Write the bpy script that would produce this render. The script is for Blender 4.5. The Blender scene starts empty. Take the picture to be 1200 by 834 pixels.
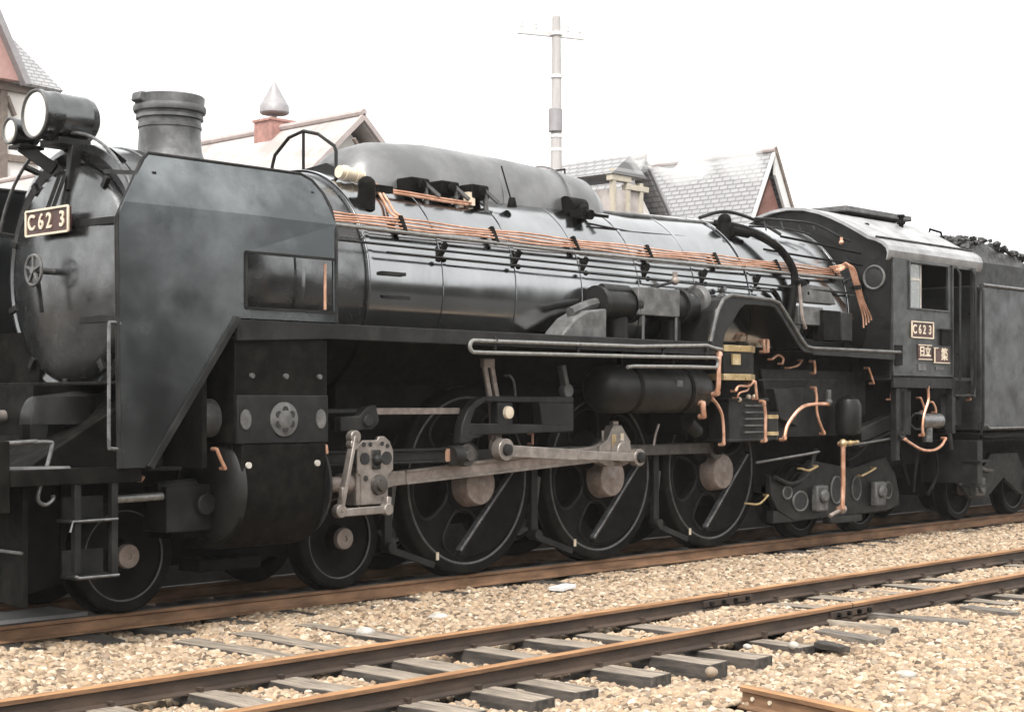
import bpy, bmesh, math, random
from mathutils import Vector, Matrix
random.seed(7)
R = math.radians
scene = bpy.context.scene
C = scene.collection

# ------------------------------------------------------------------ camera
F_PX, HZ = 1850.0, 474.0                 # focal length and horizon row of the 1200 x 834 photograph
YAW = math.atan2(1730, 1850)             # angle between the optical axis and the track
CAM = Vector((-12.21, -10.85, 1.56))
cd = bpy.data.cameras.new('camera')
cam = bpy.data.objects.new('camera', cd); C.objects.link(cam)
cd.sensor_width = 36; cd.lens = 36 * F_PX / 1200
cd.shift_y = (HZ - 417) / 1200
cd.clip_end = 1000
cam.location = CAM
FW = Vector((math.cos(YAW), math.sin(YAW), 0)); RT = Vector((math.sin(YAW), -math.cos(YAW), 0))
cam.rotation_euler = (R(90), 0, YAW - R(90))
cd.dof.use_dof = True; cd.dof.focus_distance = 13.5; cd.dof.aperture_fstop = 9.0
scene.camera = cam

# ------------------------------------------------------------------ world, sun, exposure
world = bpy.data.worlds.new('World'); scene.world = world; world.use_nodes = True
wn = world.node_tree.nodes; wl = world.node_tree.links
bg = wn['Background']
sky = wn.new('ShaderNodeTexSky'); sky.sky_type = 'NISHITA'; sky.sun_disc = False
SUN_EL, SUN_AZ = R(52), R(215)           # azimuth of the sun measured from +X
sky.sun_elevation = SUN_EL; sky.sun_rotation = R(90) - SUN_AZ
sky.air_density = 1.0; sky.dust_density = 6.0; sky.ozone_density = 1.0
hs = wn.new('ShaderNodeHueSaturation'); hs.inputs['Saturation'].default_value = 0.06
cloud = wn.new('ShaderNodeMix'); cloud.data_type = 'RGBA'; cloud.inputs[0].default_value = 0.62
cloud.inputs[7].default_value = (6.6, 6.65, 6.6, 1)          # the even layer of white cloud over the blue
wl.new(sky.outputs[0], hs.inputs['Color']); wl.new(hs.outputs[0], cloud.inputs[6]); wl.new(cloud.outputs[2], bg.inputs['Color'])
bg.inputs['Strength'].default_value = 0.15
sd = bpy.data.lights.new('sun', 'SUN'); sun = bpy.data.objects.new('sun', sd); C.objects.link(sun)
sd.energy = 1.4; sd.angle = R(11); sd.color = (1, 0.95, 0.88)
sdir = Vector((math.cos(SUN_EL) * math.cos(SUN_AZ), math.cos(SUN_EL) * math.sin(SUN_AZ), math.sin(SUN_EL)))
sun.rotation_euler = sdir.to_track_quat('Z', 'Y').to_euler(); sun.location = sdir * 60
scene.view_settings.view_transform = 'Standard'; scene.view_settings.look = 'None'
scene.view_settings.gamma = 1; scene.view_settings.use_curve_mapping = False
scene.view_settings.exposure = 1.3
scene.cycles.volume_step_rate = 4; scene.cycles.volume_bounces = 5
scene.cycles.max_bounces = 8

def at(px, py, Y):
    """point of the plane y = Y that the photograph shows at that pixel"""
    u = (px - 600) / F_PX
    d = FW + u * RT
    t = (Y - CAM.y) / d.y
    return Vector((CAM.x + t * d.x, Y, CAM.z + t * (HZ - py) / F_PX))

# ------------------------------------------------------------------ materials
M = {}
def mat(name, col, rough=0.5, metal=0.0, var=0.25, scale=6.0, col2=None, bump=0.0, bscale=40.0, ior=1.5, coat=0.0,
        rvar=0.12, stretch=(1, 1, 1), mix=(0.4, 0.7), emit=None, spec=0.5):
    m = bpy.data.materials.new(name); m.use_nodes = True
    n = m.node_tree.nodes; l = m.node_tree.links
    b = n['Principled BSDF']
    b.inputs['Metallic'].default_value = metal; b.inputs['IOR'].default_value = ior
    b.inputs['Coat Weight'].default_value = coat; b.inputs['Coat Roughness'].default_value = 0.15
    b.inputs['Specular IOR Level'].default_value = spec
    tc = n.new('ShaderNodeTexCoord'); mp = n.new('ShaderNodeMapping'); mp.inputs['Scale'].default_value = stretch
    l.new(tc.outputs['Object'], mp.inputs['Vector'])
    nz = n.new('ShaderNodeTexNoise'); nz.inputs['Scale'].default_value = scale; nz.inputs['Detail'].default_value = 7
    nz.inputs['Roughness'].default_value = 0.62
    l.new(mp.outputs[0], nz.inputs['Vector'])
    rp = n.new('ShaderNodeValToRGB')
    if col2 is None: col2 = tuple(c * (1 + var) for c in col)
    rp.color_ramp.elements[0].position = mix[0]; rp.color_ramp.elements[1].position = mix[1]
    rp.color_ramp.elements[0].color = (*[c * (1 - var) for c in col], 1); rp.color_ramp.elements[1].color = (*col2, 1)
    l.new(nz.outputs['Fac'], rp.inputs[0]); l.new(rp.outputs[0], b.inputs['Base Color'])
    mr = n.new('ShaderNodeMapRange'); mr.inputs[1].default_value = 0.3; mr.inputs[2].default_value = 0.7
    mr.inputs[3].default_value = max(0.03, rough - rvar); mr.inputs[4].default_value = min(1, rough + rvar)
    n2 = n.new('ShaderNodeTexNoise'); n2.inputs['Scale'].default_value = scale * 2.3; n2.inputs['Detail'].default_value = 5
    l.new(mp.outputs[0], n2.inputs['Vector']); l.new(n2.outputs['Fac'], mr.inputs[0]); l.new(mr.outputs[0], b.inputs['Roughness'])
    if bump:
        n3 = n.new('ShaderNodeTexNoise'); n3.inputs['Scale'].default_value = bscale; n3.inputs['Detail'].default_value = 6
        l.new(mp.outputs[0], n3.inputs['Vector'])
        bp = n.new('ShaderNodeBump'); bp.inputs['Strength'].default_value = bump; bp.inputs['Distance'].default_value = 0.02
        l.new(n3.outputs['Fac'], bp.inputs['Height']); l.new(bp.outputs[0], b.inputs['Normal'])
    if emit:
        b.inputs['Emission Color'].default_value = (*emit, 1); b.inputs['Emission Strength'].default_value = 1
    M[name] = m
    return m

mat('black_paint', (0.0081, 0.0081, 0.0077), 0.42, col2=(0.0153, 0.0149, 0.0139), scale=5, bump=0.06, bscale=25, spec=0.22)
mat('boiler_paint', (0.3250, 0.3302, 0.3341), 0.16, metal=1.0, var=.12, col2=(0.3770, 0.3822, 0.3874), scale=1.6, bump=0.02, bscale=3, stretch=(1, 1, .35), rvar=.05)
mat('dome_paint', (0.19, 0.19, 0.19), 0.42, metal=.7, col2=(0.24, 0.239, 0.237), scale=2)
mat('deflector_paint', (0.1200, 0.1284, 0.1308), 0.23, metal=.93, col2=(0.3000, 0.3168, 0.3216), scale=1.1, mix=(0.44, 0.82), bump=0.03, bscale=3, rvar=.08)
mat('smokebox_paint', (0.15, 0.151, 0.153), 0.25, metal=.95, col2=(0.21, 0.211, 0.212), scale=3, bump=0.03, rvar=.07)
mat('chassis', (0.0048, 0.0047, 0.0044), 0.55, col2=(0.0132, 0.0120, 0.0102), scale=7, bump=0.15, bscale=18, ior=1.4, spec=0.06)
mat('dusty_iron', (0.0090, 0.0090, 0.0090), 0.5, col2=(0.0225, 0.0221, 0.0207), scale=5, bump=0.1, spec=0.20)
mat('grey_iron', (0.0648, 0.0634, 0.0612), 0.5, col2=(0.1224, 0.1188, 0.1152), scale=9, bump=0.1)
mat('worn_lit_edge', (0.12, 0.12, 0.12), 0.35, metal=0.5, col2=(0.2, 0.2, 0.2), scale=14)  # worn metal edges; also the painted highlight on the driving wheel counterweights
mat('steel', (0.2448, 0.2160, 0.1944), 0.4, metal=0.55, col2=(0.3240, 0.2880, 0.2592), scale=10, bump=0.04)
mat('pink_steel', (0.2281, 0.1837, 0.1616), 0.5, metal=0.25, col2=(0.2915, 0.2439, 0.2154), scale=12)
mat('dull_rod', (0.0612, 0.0558, 0.0504), 0.42, metal=0.5, col2=(0.1008, 0.0918, 0.0828), scale=9)
mat('pipe_grey', (0.2160, 0.2124, 0.2016), 0.38, metal=0.45, scale=18)
mat('copper', (0.56, 0.285, 0.175), 0.42, metal=0.6, col2=(0.72, 0.45, 0.33), scale=9)
mat('brass', (0.4950, 0.3525, 0.1650), 0.36, metal=0.6, col2=(0.5700, 0.4500, 0.2700), scale=9)
mat('plate_pale', (0.6000, 0.5100, 0.3900), 0.45, metal=0.1, var=0.1)
mat('plate_ground', (0.05, 0.018, 0.014), 0.5)
mat('tender_paint', (0.0384, 0.0397, 0.0410), 0.38, metal=.6, col2=(0.1088, 0.1120, 0.1152), scale=2.2, mix=(0.38, 0.75), bump=0.05, bscale=4)
mat('cab_paint', (0.0384, 0.0403, 0.0397), 0.4, metal=.5, col2=(0.0768, 0.0787, 0.0781), scale=4, bump=0.04)
mat('roof_paint', (0.2976, 0.2951, 0.2926), 0.42, metal=.5, col2=(0.4216, 0.4154, 0.4154), scale=3)
mat('dark_inside', (0.012, 0.012, 0.012), 0.8)
mat('lens', (0.78, 0.76, 0.70), 0.12, metal=0.5, var=0.06, coat=0.6)
mat('coal', (0.016, 0.016, 0.016), 0.42, col2=(0.045, 0.043, 0.04), scale=9, bump=0.4)
mat('rust_rail', (0.15, 0.078, 0.038), 0.8, col2=(0.27, 0.15, 0.08), scale=7, bump=0.2, bscale=60, stretch=(.3, 1, 1))
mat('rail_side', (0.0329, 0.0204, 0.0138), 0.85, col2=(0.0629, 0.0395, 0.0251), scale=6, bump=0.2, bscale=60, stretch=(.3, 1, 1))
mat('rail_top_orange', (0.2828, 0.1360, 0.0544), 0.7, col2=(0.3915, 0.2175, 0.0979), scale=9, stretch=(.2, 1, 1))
mat('rail_top_grey', (0.0975, 0.0788, 0.0638), 0.5, metal=0.4, col2=(0.1500, 0.1200, 0.0975), scale=9, stretch=(.2, 1, 1))
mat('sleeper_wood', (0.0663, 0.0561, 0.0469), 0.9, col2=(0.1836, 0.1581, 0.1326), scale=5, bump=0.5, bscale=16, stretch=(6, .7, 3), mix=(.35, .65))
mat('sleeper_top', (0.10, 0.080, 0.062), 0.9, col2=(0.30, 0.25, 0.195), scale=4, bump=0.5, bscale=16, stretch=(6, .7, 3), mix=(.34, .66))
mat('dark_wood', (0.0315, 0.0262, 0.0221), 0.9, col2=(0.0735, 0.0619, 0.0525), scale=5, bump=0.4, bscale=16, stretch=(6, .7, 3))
mat('pale_wood', (0.3750, 0.3450, 0.3000), 0.8, col2=(0.4650, 0.4350, 0.3900), scale=6, bump=0.2)
mat('concrete', (0.2250, 0.2250, 0.2175), 0.85, col2=(0.2850, 0.2775, 0.2700), scale=3, bump=0.15)
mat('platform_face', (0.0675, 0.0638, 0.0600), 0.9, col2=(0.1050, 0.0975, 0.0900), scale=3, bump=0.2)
mat('cream_wall', (0.70, 0.665, 0.63), 0.85, var=0.05, scale=2)
mat('cream_roof', (0.3720, 0.3274, 0.3088), 0.8, col2=(0.4613, 0.4204, 0.4018), scale=1.5, bump=0.1)
mat('pink_trim', (0.36, 0.305, 0.29), 0.8, var=0.1)
mat('dormer_cream', (0.40, 0.36, 0.29), 0.8, var=.1)
mat('red_gable', (0.1980, 0.0880, 0.0688), 0.8, col2=(0.2310, 0.1155, 0.0908), scale=3)
mat('pink_gable', (0.3751, 0.2216, 0.1961), 0.8, var=.08)
mat('timber', (0.1540, 0.1210, 0.0990), 0.8)
mat('brick_red', (0.3240, 0.1705, 0.1449), 0.85)
mat('turret_metal', (0.2558, 0.2430, 0.2472), 0.5, var=0.1, metal=0.2)
mat('pole_wood', (0.36, 0.34, 0.33), 0.85, var=0.1, stretch=(4, 4, .3))
mat('white_paint', (0.5850, 0.5775, 0.5625), 0.6, var=0.04)
mat('dark_ground', (0.02, 0.019, 0.017), 0.95, col2=(0.045, 0.042, 0.036), scale=3, bump=.3)
mat('chimney_paint', (0.0720, 0.0720, 0.0720), 0.5, metal=.3, col2=(0.1600, 0.1600, 0.1600), scale=5, bump=.1)
mat('hill_green', (0.0084, 0.0096, 0.0060), 0.95, col2=(0.0180, 0.0198, 0.0120), scale=.25, bump=0.6, bscale=.8)

def slate_mat(name, axis, a, b):
    """slates in courses: rows on the height, joints along one horizontal axis"""
    m = bpy.data.materials.new(name); m.use_nodes = True
    n = m.node_tree.nodes; l = m.node_tree.links
    tc = n.new('ShaderNodeTexCoord'); sp = n.new('ShaderNodeSeparateXYZ'); cb = n.new('ShaderNodeCombineXYZ')
    l.new(tc.outputs['Object'], sp.inputs[0])
    l.new(sp.outputs[axis], cb.inputs[0]); l.new(sp.outputs[2], cb.inputs[1])
    br = n.new('ShaderNodeTexBrick'); br.inputs['Scale'].default_value = 1
    br.inputs['Brick Width'].default_value = 0.26; br.inputs['Row Height'].default_value = 0.12
    br.inputs['Mortar Size'].default_value = 0.02; br.inputs['Mortar Smooth'].default_value = .3; br.inputs['Bias'].default_value = -.2
    br.inputs['Color1'].default_value = (*a, 1); br.inputs['Color2'].default_value = (*[c * .86 for c in a], 1); br.inputs['Mortar'].default_value = (*b, 1)
    l.new(cb.outputs[0], br.inputs['Vector']); l.new(br.outputs['Color'], n['Principled BSDF'].inputs['Base Color'])
    n['Principled BSDF'].inputs['Roughness'].default_value = .7
    bp = n.new('ShaderNodeBump'); bp.inputs['Strength'].default_value = .6; bp.inputs['Distance'].default_value = .02; bp.invert = True
    l.new(br.outputs['Fac'], bp.inputs['Height']); l.new(bp.outputs[0], n['Principled BSDF'].inputs['Normal'])
    M[name] = m
slate_mat('slate_y', 1, (0.27, 0.266, 0.27), (0.14, 0.137, 0.137))
slate_mat('slate_x', 0, (0.32, 0.317, 0.32), (0.16, 0.158, 0.158))

def stone_mat(name, k=1.0, obj_random=True):
    m = bpy.data.materials.new(name); m.use_nodes = True
    n = m.node_tree.nodes; l = m.node_tree.links; b = n['Principled BSDF']
    rp = n.new('ShaderNodeValToRGB'); cr = rp.color_ramp
    cols = [(0, (.10, .075, .055)), (.16, (.26, .19, .13)), (.32, (.45, .355, .26)), (.5, (.33, .255, .185)), (.66, (.54, .45, .34)), (.8, (.41, .29, .185)), (.9, (.70, .63, .53)), (1, (.17, .13, .10))]
    while len(cr.elements) < len(cols): cr.elements.new(.5)
    for e, (p, c) in zip(cr.elements, cols): e.position = p; e.color = (c[0] * k * 1.1, c[1] * k * 1.03, c[2] * k * .94, 1)
    tc = n.new('ShaderNodeTexCoord')
    if obj_random:
        oi = n.new('ShaderNodeObjectInfo'); l.new(oi.outputs['Random'], rp.inputs[0])
    else:
        vo = n.new('ShaderNodeTexVoronoi'); vo.inputs['Scale'].default_value = 24
        l.new(tc.outputs['Object'], vo.inputs['Vector'])
        sp = n.new('ShaderNodeSeparateColor'); l.new(vo.outputs['Color'], sp.inputs[0]); l.new(sp.outputs[0], rp.inputs[0])
        bp = n.new('ShaderNodeBump'); bp.inputs['Distance'].default_value = .02; bp.inputs['Strength'].default_value = .8; bp.invert = True
        l.new(vo.outputs['Distance'], bp.inputs['Height']); l.new(bp.outputs[0], b.inputs['Normal'])
    nz = n.new('ShaderNodeTexNoise'); nz.inputs['Scale'].default_value = 30; nz.inputs['Detail'].default_value = 4
    l.new(tc.outputs['Object'], nz.inputs['Vector'])
    mx = n.new('ShaderNodeMix'); mx.data_type = 'RGBA'; mx.blend_type = 'MULTIPLY'; mx.inputs[0].default_value = .45
    l.new(rp.outputs[0], mx.inputs[6]); l.new(nz.outputs['Color'], mx.inputs[7]); 
    hsn = n.new('ShaderNodeHueSaturation'); hsn.inputs['Saturation'].default_value = .0; hsn.inputs['Value'].default_value = 1.7
    l.new(nz.outputs['Color'], hsn.inputs['Color']); l.new(hsn.outputs[0], mx.inputs[7])
    l.new(mx.outputs[2], b.inputs['Base Color']); b.inputs['Roughness'].default_value = .85
    M[name] = m
stone_mat('pebble', .64); stone_mat('gravel_floor', .22, False)  # the floor copy is darkened to stand in for shade between pebbles
mat('big_stone', (0.3750, 0.3525, 0.3150), 0.85, col2=(0.4950, 0.4725, 0.4350), scale=8, bump=.2)
mat('brown_stone', (0.2700, 0.2100, 0.1500), 0.85, col2=(0.3375, 0.2700, 0.2025), scale=8, bump=.2)

# ------------------------------------------------------------------ mesh builder
def frame_of(d):
    d = d.normalized(); a = Vector((0, 0, 1)) if abs(d.z) < .9 else Vector((1, 0, 0))
    u = d.cross(a).normalized(); return u, d.cross(u).normalized()

class MB:
    def __init__(s): s.bm = bmesh.new()
    def vs(s, ps): return [s.bm.verts.new(p) for p in ps]
    def face(s, v):
        try: return s.bm.faces.new(v)
        except ValueError: return None
    def box(s, x0, x1, y0, y1, z0, z1):
        v = s.vs([(x, y, z) for x in (x0, x1) for y in (y0, y1) for z in (z0, z1)])
        for q in ((0, 1, 3, 2), (4, 6, 7, 5), (0, 4, 5, 1), (2, 3, 7, 6), (0, 2, 6, 4), (1, 5, 7, 3)): s.face([v[i] for i in q])
        return s
    def bar(s, p, q, w, h, up=(0, 0, 1)):
        """rectangular bar from p to q, w across, h along up"""
        p, q = Vector(p), Vector(q); d = (q - p).normalized(); u = d.cross(Vector(up)).normalized(); k = u.cross(d)
        v = s.vs([e + u * (a * w / 2) + k * (b * h / 2) for e in (p, q) for a, b in ((-1, -1), (1, -1), (1, 1), (-1, 1))])
        s.face(v[3::-1]); s.face(v[4:])
        for i in range(4): s.face([v[i], v[(i + 1) % 4], v[4 + (i + 1) % 4], v[4 + i]])
        return s
    def tube(s, pts, r, n=8, close=False):
        pts = [Vector(p) for p in pts]; rings = []; N = len(pts)
        u = None
        for i, p in enumerate(pts):
            a = pts[(i - 1) % N] if (close or i > 0) else p; b = pts[(i + 1) % N] if (close or i < N - 1) else p
            d = (b - a).normalized()
            if u is None: u, w = frame_of(d)
            else: u = (u - d * u.dot(d)).normalized(); w = d.cross(u)
            rr = r[i] if isinstance(r, (list, tuple)) else r
            rings.append(s.vs([p + (u * math.cos(t) + w * math.sin(t)) * rr for t in [2 * math.pi * k / n for k in range(n)]]))
        for i in range(N if close else N - 1):
            A, B = rings[i], rings[(i + 1) % N]
            for k in range(n): s.face([A[k], A[(k + 1) % n], B[(k + 1) % n], B[k]])
        if not close: s.face(rings[0][::-1]); s.face(rings[-1])
        return s
    def cyl(s, p, q, r, r2=None, n=28):
        return s.tube([p, q], [r, r if r2 is None else r2], n)
    def lathe(s, prof, o, axis='x', n=40, caps=True):
        """prof: (t along the axis, radius[, centre shift in z])"""
        o = Vector(o); rings = []
        for e in prof:
            t, r = e[0], e[1]; dz = e[2] if len(e) > 2 else 0; ring = []
            for k in range(n):
                a = 2 * math.pi * k / n; c, sn = math.cos(a) * r, math.sin(a) * r
                ring.append(o + (Vector((t, c, sn + dz)) if axis == 'x' else Vector((c, t, sn)) if axis == 'y' else Vector((c, sn, t))))
            rings.append(s.vs(ring))
        for A, B in zip(rings, rings[1:]):
            for k in range(n): s.face([A[k], A[(k + 1) % n], B[(k + 1) % n], B[k]])
        if caps: s.face(rings[0][::-1]); s.face(rings[-1])
        return s
    def prism(s, poly, a, b, plane='xz'):
        f = {'xz': lambda p, t: (p[0], t, p[1]), 'yz': lambda p, t: (t, p[0], p[1]), 'xy': lambda p, t: (p[0], p[1], t)}[plane]
        A = s.vs([f(p, a) for p in poly]); B = s.vs([f(p, b) for p in poly]); n = len(poly)
        s.face(A[::-1]); s.face(B)
        for i in range(n): s.face([A[i], A[(i + 1) % n], B[(i + 1) % n], B[i]])
        return s
    def ball(s, c, r, sc=(1, 1, 1), sub=2):
        m = Matrix.Translation(c) @ Matrix.Diagonal((*[r * k for k in sc], 1))
        bmesh.ops.create_icosphere(s.bm, subdivisions=sub, radius=1, matrix=m); return s
    def text(s, body, size, loc, rot, depth, sx=1.0, bold=0.0, spacing=1.0):
        cu = bpy.data.curves.new('t', 'FONT'); cu.body = body; cu.size = size; cu.extrude = depth; cu.offset = bold
        cu.align_x = 'CENTER'; cu.align_y = 'CENTER'; cu.space_character = spacing
        o = bpy.data.objects.new('t', cu); C.objects.link(o)
        dg = bpy.context.evaluated_depsgraph_get(); dg.update()
        me = bpy.data.meshes.new_from_object(o.evaluated_get(dg))
        me.transform(Matrix.Translation(loc) @ rot.to_4x4() @ Matrix.Diagonal((sx, 1, 1, 1)))
        s.bm.from_mesh(me); bpy.data.objects.remove(o); bpy.data.meshes.remove(me); return s
    def mirror_y(s):
        g = bmesh.ops.duplicate(s.bm, geom=s.bm.verts[:] + s.bm.edges[:] + s.bm.faces[:])['geom']
        vv = [e for e in g if isinstance(e, bmesh.types.BMVert)]
        for v in vv: v.co.y = -v.co.y
        bmesh.ops.reverse_faces(s.bm, faces=[e for e in g if isinstance(e, bmesh.types.BMFace)]); return s
    def build(s, name, m, parent=None, smooth=35, bevel=0.0, fix=True, label=None):
        if fix: bmesh.ops.recalc_face_normals(s.bm, faces=s.bm.faces)
        me = bpy.data.meshes.new(name)
        off = Vector((0, 0, 0)); p = parent
        while p is not None: off += p.location; p = p.parent
        if off.length: bmesh.ops.translate(s.bm, verts=s.bm.verts, vec=-off)
        s.bm.to_mesh(me); s.bm.free()
        o = bpy.data.objects.new(name, me); C.objects.link(o)
        for mm in (m if isinstance(m, (list, tuple)) else [m]): me.materials.append(M[mm])
        if smooth:
            me.polygons.foreach_set('use_smooth', [True] * len(me.polygons)); me.set_sharp_from_angle(angle=R(smooth))
        if bevel:
            b = o.modifiers.new('bevel', 'BEVEL'); b.width = bevel; b.segments = 2; b.limit_method = 'ANGLE'; b.angle_limit = R(40); b.harden_normals = False
        if parent: o.parent = parent
        if label: o['label'] = label
        return o

def arc(cx, cz, r, a0, a1, n):
    return [(cx + r * math.cos(R(a0 + (a1 - a0) * i / n)), cz + r * math.sin(R(a0 + (a1 - a0) * i / n))) for i in range(n + 1)]
def soft(pts, k=4):
    """Catmull-Rom smoothing of a polyline"""
    p = [Vector(q) for q in pts]; out = []
    for i in range(len(p) - 1):
        a, b, c, d = p[max(i - 1, 0)], p[i], p[i + 1], p[min(i + 2, len(p) - 1)]
        for j in range(k):
            t = j / k
            out.append(.5 * ((2 * b) + (c - a) * t + (2 * a - 5 * b + 4 * c - d) * t * t + (3 * b - a - 3 * c + d) * t ** 3))
    out.append(p[-1]); return out

def tag(o, label=None, cat=None, group=None, kind=None):
    if label: o['label'] = label
    if cat: o['category'] = cat
    if group: o['group'] = group
    if kind: o['kind'] = kind
    return o
def thing(name, loc, label, cat, group=None):
    o = bpy.data.objects.new(name, None); C.objects.link(o); o.location = loc; o.empty_display_size = .3
    return tag(o, label, cat, group)
def copy_tree(o, parent=None):
    c = o.copy(); C.objects.link(c)
    if parent: c.parent = parent
    for ch in list(o.children): copy_tree(ch, c)
    return c

# ================================================================== SETTING
GZ = -0.165
b = MB(); b.face(b.vs([(-250, -250, GZ - .09), (400, -250, GZ - .09), (400, 400, GZ - .09), (-250, 400, GZ - .09)]))
g = b.build('ground', 'gravel_floor', smooth=0, fix=False); tag(g, 'wide ground of the station yard', 'ground', kind='structure')

b = MB(); b.face(b.vs([(-70, -75, GZ - .03), (70, -75, GZ - .03), (70, -8.4, GZ - .03), (-70, -8.4, GZ - .03)]))  # unseen sheet, added so the lower boiler and deflectors reflect something dark
o = b.build('unseen_dark_ground', 'dark_ground', smooth=0, fix=False); tag(o, 'unseen dark ground added on the viewer side to darken reflections', 'ground', kind='structure')
b = MB()                                   # unseen dark rise added behind and left of the viewpoint for the boiler reflections
prev = None
for i in range(0, 61):
    a = R(120 + (330 - 120) * i / 60); rad = 62 + 5 * math.sin(i * .9)
    h = 8.5 + 1.6 * math.sin(i * 1.7) + 1.2 * math.sin(i * .63) + random.uniform(-.5, .5)
    h *= .4 if i < 24 else 1.35  # height shaped for reflections: low for the smokebox door, raised for boiler and deflectors
    col = [(-12 + math.cos(a) * (rad + k), -11 + math.sin(a) * (rad + k), z) for k, z in ((0, GZ - .5), (2, h * .55), (7, h * .9), (14, h), (40, GZ - .5))]
    col = b.vs(col)
    if prev:
        for k in range(4): b.face([prev[k], col[k], col[k + 1], prev[k + 1]])
    prev = col
o = b.build('unseen_hill', 'hill_green', smooth=60); tag(o, 'unseen dark rise added round the yard for the boiler reflections', 'hill', kind='structure')

# ------------------------------------------------------------------ sleepers
near_x = [-11.1, -10.45, -9.8, -9.2, -8.55, -7.95, -7.35, -6.75, -6.15, -5.58, -5.05, -4.47, -3.86, -3.22, -2.6, -1.42, -.75] + [-.1 + .64 * k for k in range(24)]
slp = []                                   # rectangles kept free of pebbles
def sleeper(x, y0, y1, top, m, rz=0.0, w=.21):
    root = None
    b = MB(); b.box(-w / 2, w / 2, y0, y1, -.14, 0)
    bmesh.ops.subdivide_edges(b.bm, edges=[e for e in b.bm.edges if abs(e.verts[0].co.y - e.verts[1].co.y) > .5], cuts=9)
    for v in b.bm.verts:
        v.co.x += random.uniform(-.008, .008); v.co.z += random.uniform(-.006, .004)
    bmesh.ops.recalc_face_normals(b.bm, faces=b.bm.faces)
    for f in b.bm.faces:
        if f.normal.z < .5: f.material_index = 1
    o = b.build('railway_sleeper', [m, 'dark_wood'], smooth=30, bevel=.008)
    o.location = (x, 0, top); o.rotation_euler = (0, 0, rz)
    slp.append((x, y0, y1, w))
    return o
near_lab = {-5.58: 'pale worn sleeper end at the bottom edge, below the near rail', -5.05: 'bare sleeper end second up from the bottom edge, by the near rail',
            -4.47: 'bare sleeper end third up from the bottom edge, square-cut and dark sided', -3.86: 'grey timber sleeper end standing highest out of the gravel, nearest the severed rail',
            -3.22: 'sleeper sunk in pebbles just past the highest bare sleeper end'}
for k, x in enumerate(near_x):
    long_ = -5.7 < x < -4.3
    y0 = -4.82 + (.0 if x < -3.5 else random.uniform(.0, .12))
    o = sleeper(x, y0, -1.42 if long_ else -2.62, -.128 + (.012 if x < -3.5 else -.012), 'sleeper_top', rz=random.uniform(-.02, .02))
    lab = near_lab.get(x)
    if lab: tag(o, lab, 'sleeper', 'timber sleepers of the near siding')
    else: tag(o, 'weathered timber sleeper under the two rusty near rails, half buried in pebbles', 'sleeper', 'half buried sleepers of the near siding')
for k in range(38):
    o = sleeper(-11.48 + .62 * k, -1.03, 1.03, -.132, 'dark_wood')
    tag(o, 'dark timber sleeper under the locomotive, sunk in gravel', 'sleeper', 'sleepers under the locomotive')

# ------------------------------------------------------------------ rails
def rail_profile(h=.125):
    return [(-.05, -h), (.05, -h), (.05, -h + .009), (.012, -h + .022), (.008, -.04), (.028, -.03), (.031, -.006), (.024, 0), (-.024, 0), (-.031, -.006), (-.028, -.03), (-.008, -.04), (-.012, -h + .022), (-.05, -h + .009)]
def rail(y, x0, x1, mats):
    b = MB(); b.prism([(y + p, q) for p, q in rail_profile()], x0, x1, 'yz')
    b.bm.faces.ensure_lookup_table(); bmesh.ops.recalc_face_normals(b.bm, faces=b.bm.faces)
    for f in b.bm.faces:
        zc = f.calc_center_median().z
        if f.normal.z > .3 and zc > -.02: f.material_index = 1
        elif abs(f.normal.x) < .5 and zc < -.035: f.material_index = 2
    return b.build('rail', mats, smooth=0)
r1 = rail(-.575, -14, 40, ['rust_rail', 'rail_top_grey', 'rust_rail']); tag(r1, 'rusty brown rail that carries the near wheels of the locomotive', 'rail', 'rails')
r2 = rail(.575, -14, 40, ['rust_rail', 'rail_top_grey', 'rust_rail']); tag(r2, 'rail under the far wheels, mostly hidden behind the locomotive', 'rail', 'rails')
r3 = rail(-3.17, -14, 40, ['rust_rail', 'rail_top_orange', 'rail_side']); tag(r3, 'rusty siding rail nearer the locomotive, orange topped, with a bolted joint', 'rail', 'rails')
r4 = rail(-4.30, -14, 40, ['rust_rail', 'rail_top_orange', 'rail_side']); tag(r4, 'rusty siding rail nearest the viewer, orange topped, crossing the foreground', 'rail', 'rails')
for rr, x0, x1, y in ((r3, -1.74, -1.05, -3.17), (r4, -1.63, -1.0, -4.30)):
    b = MB(); b.box(x0, x1, y - .034, y - .0135, -.095, -.042)
    pl = b.build('fish_plate', 'rail_side', rr, bevel=.004)
    for k in range(4):
        b = MB(); xx = x0 + .09 + k * (x1 - x0 - .18) / 3
        b.cyl((xx, y - .034, -.068), (xx, y - .06, -.068), .018, n=6); b.build('bolt', 'chassis', pl)
    b = MB(); xm = (x0 + x1) / 2; b.box(xm - .004, xm + .004, y - .0325, y + .0325, -.035, .0012); b.build('joint_gap', 'dark_inside', rr)
for rr, y in ((r3, -3.17), (r4, -4.30)):
    for x in [q for q in near_x if q < 6]:
        for sg, dx in ((-1, .03), (1, -.03)):
            b = MB(); b.box(x + dx - .012, x + dx + .012, y + sg * .058 - .012, y + sg * .058 + .012, -.15, -.098); b.box(x + dx - .016, x + dx + .016, y + sg * .050 - .02, y + sg * .050 + .02, -.1, -.088); b.build('rail_spike', 'rail_side', rr)
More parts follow.
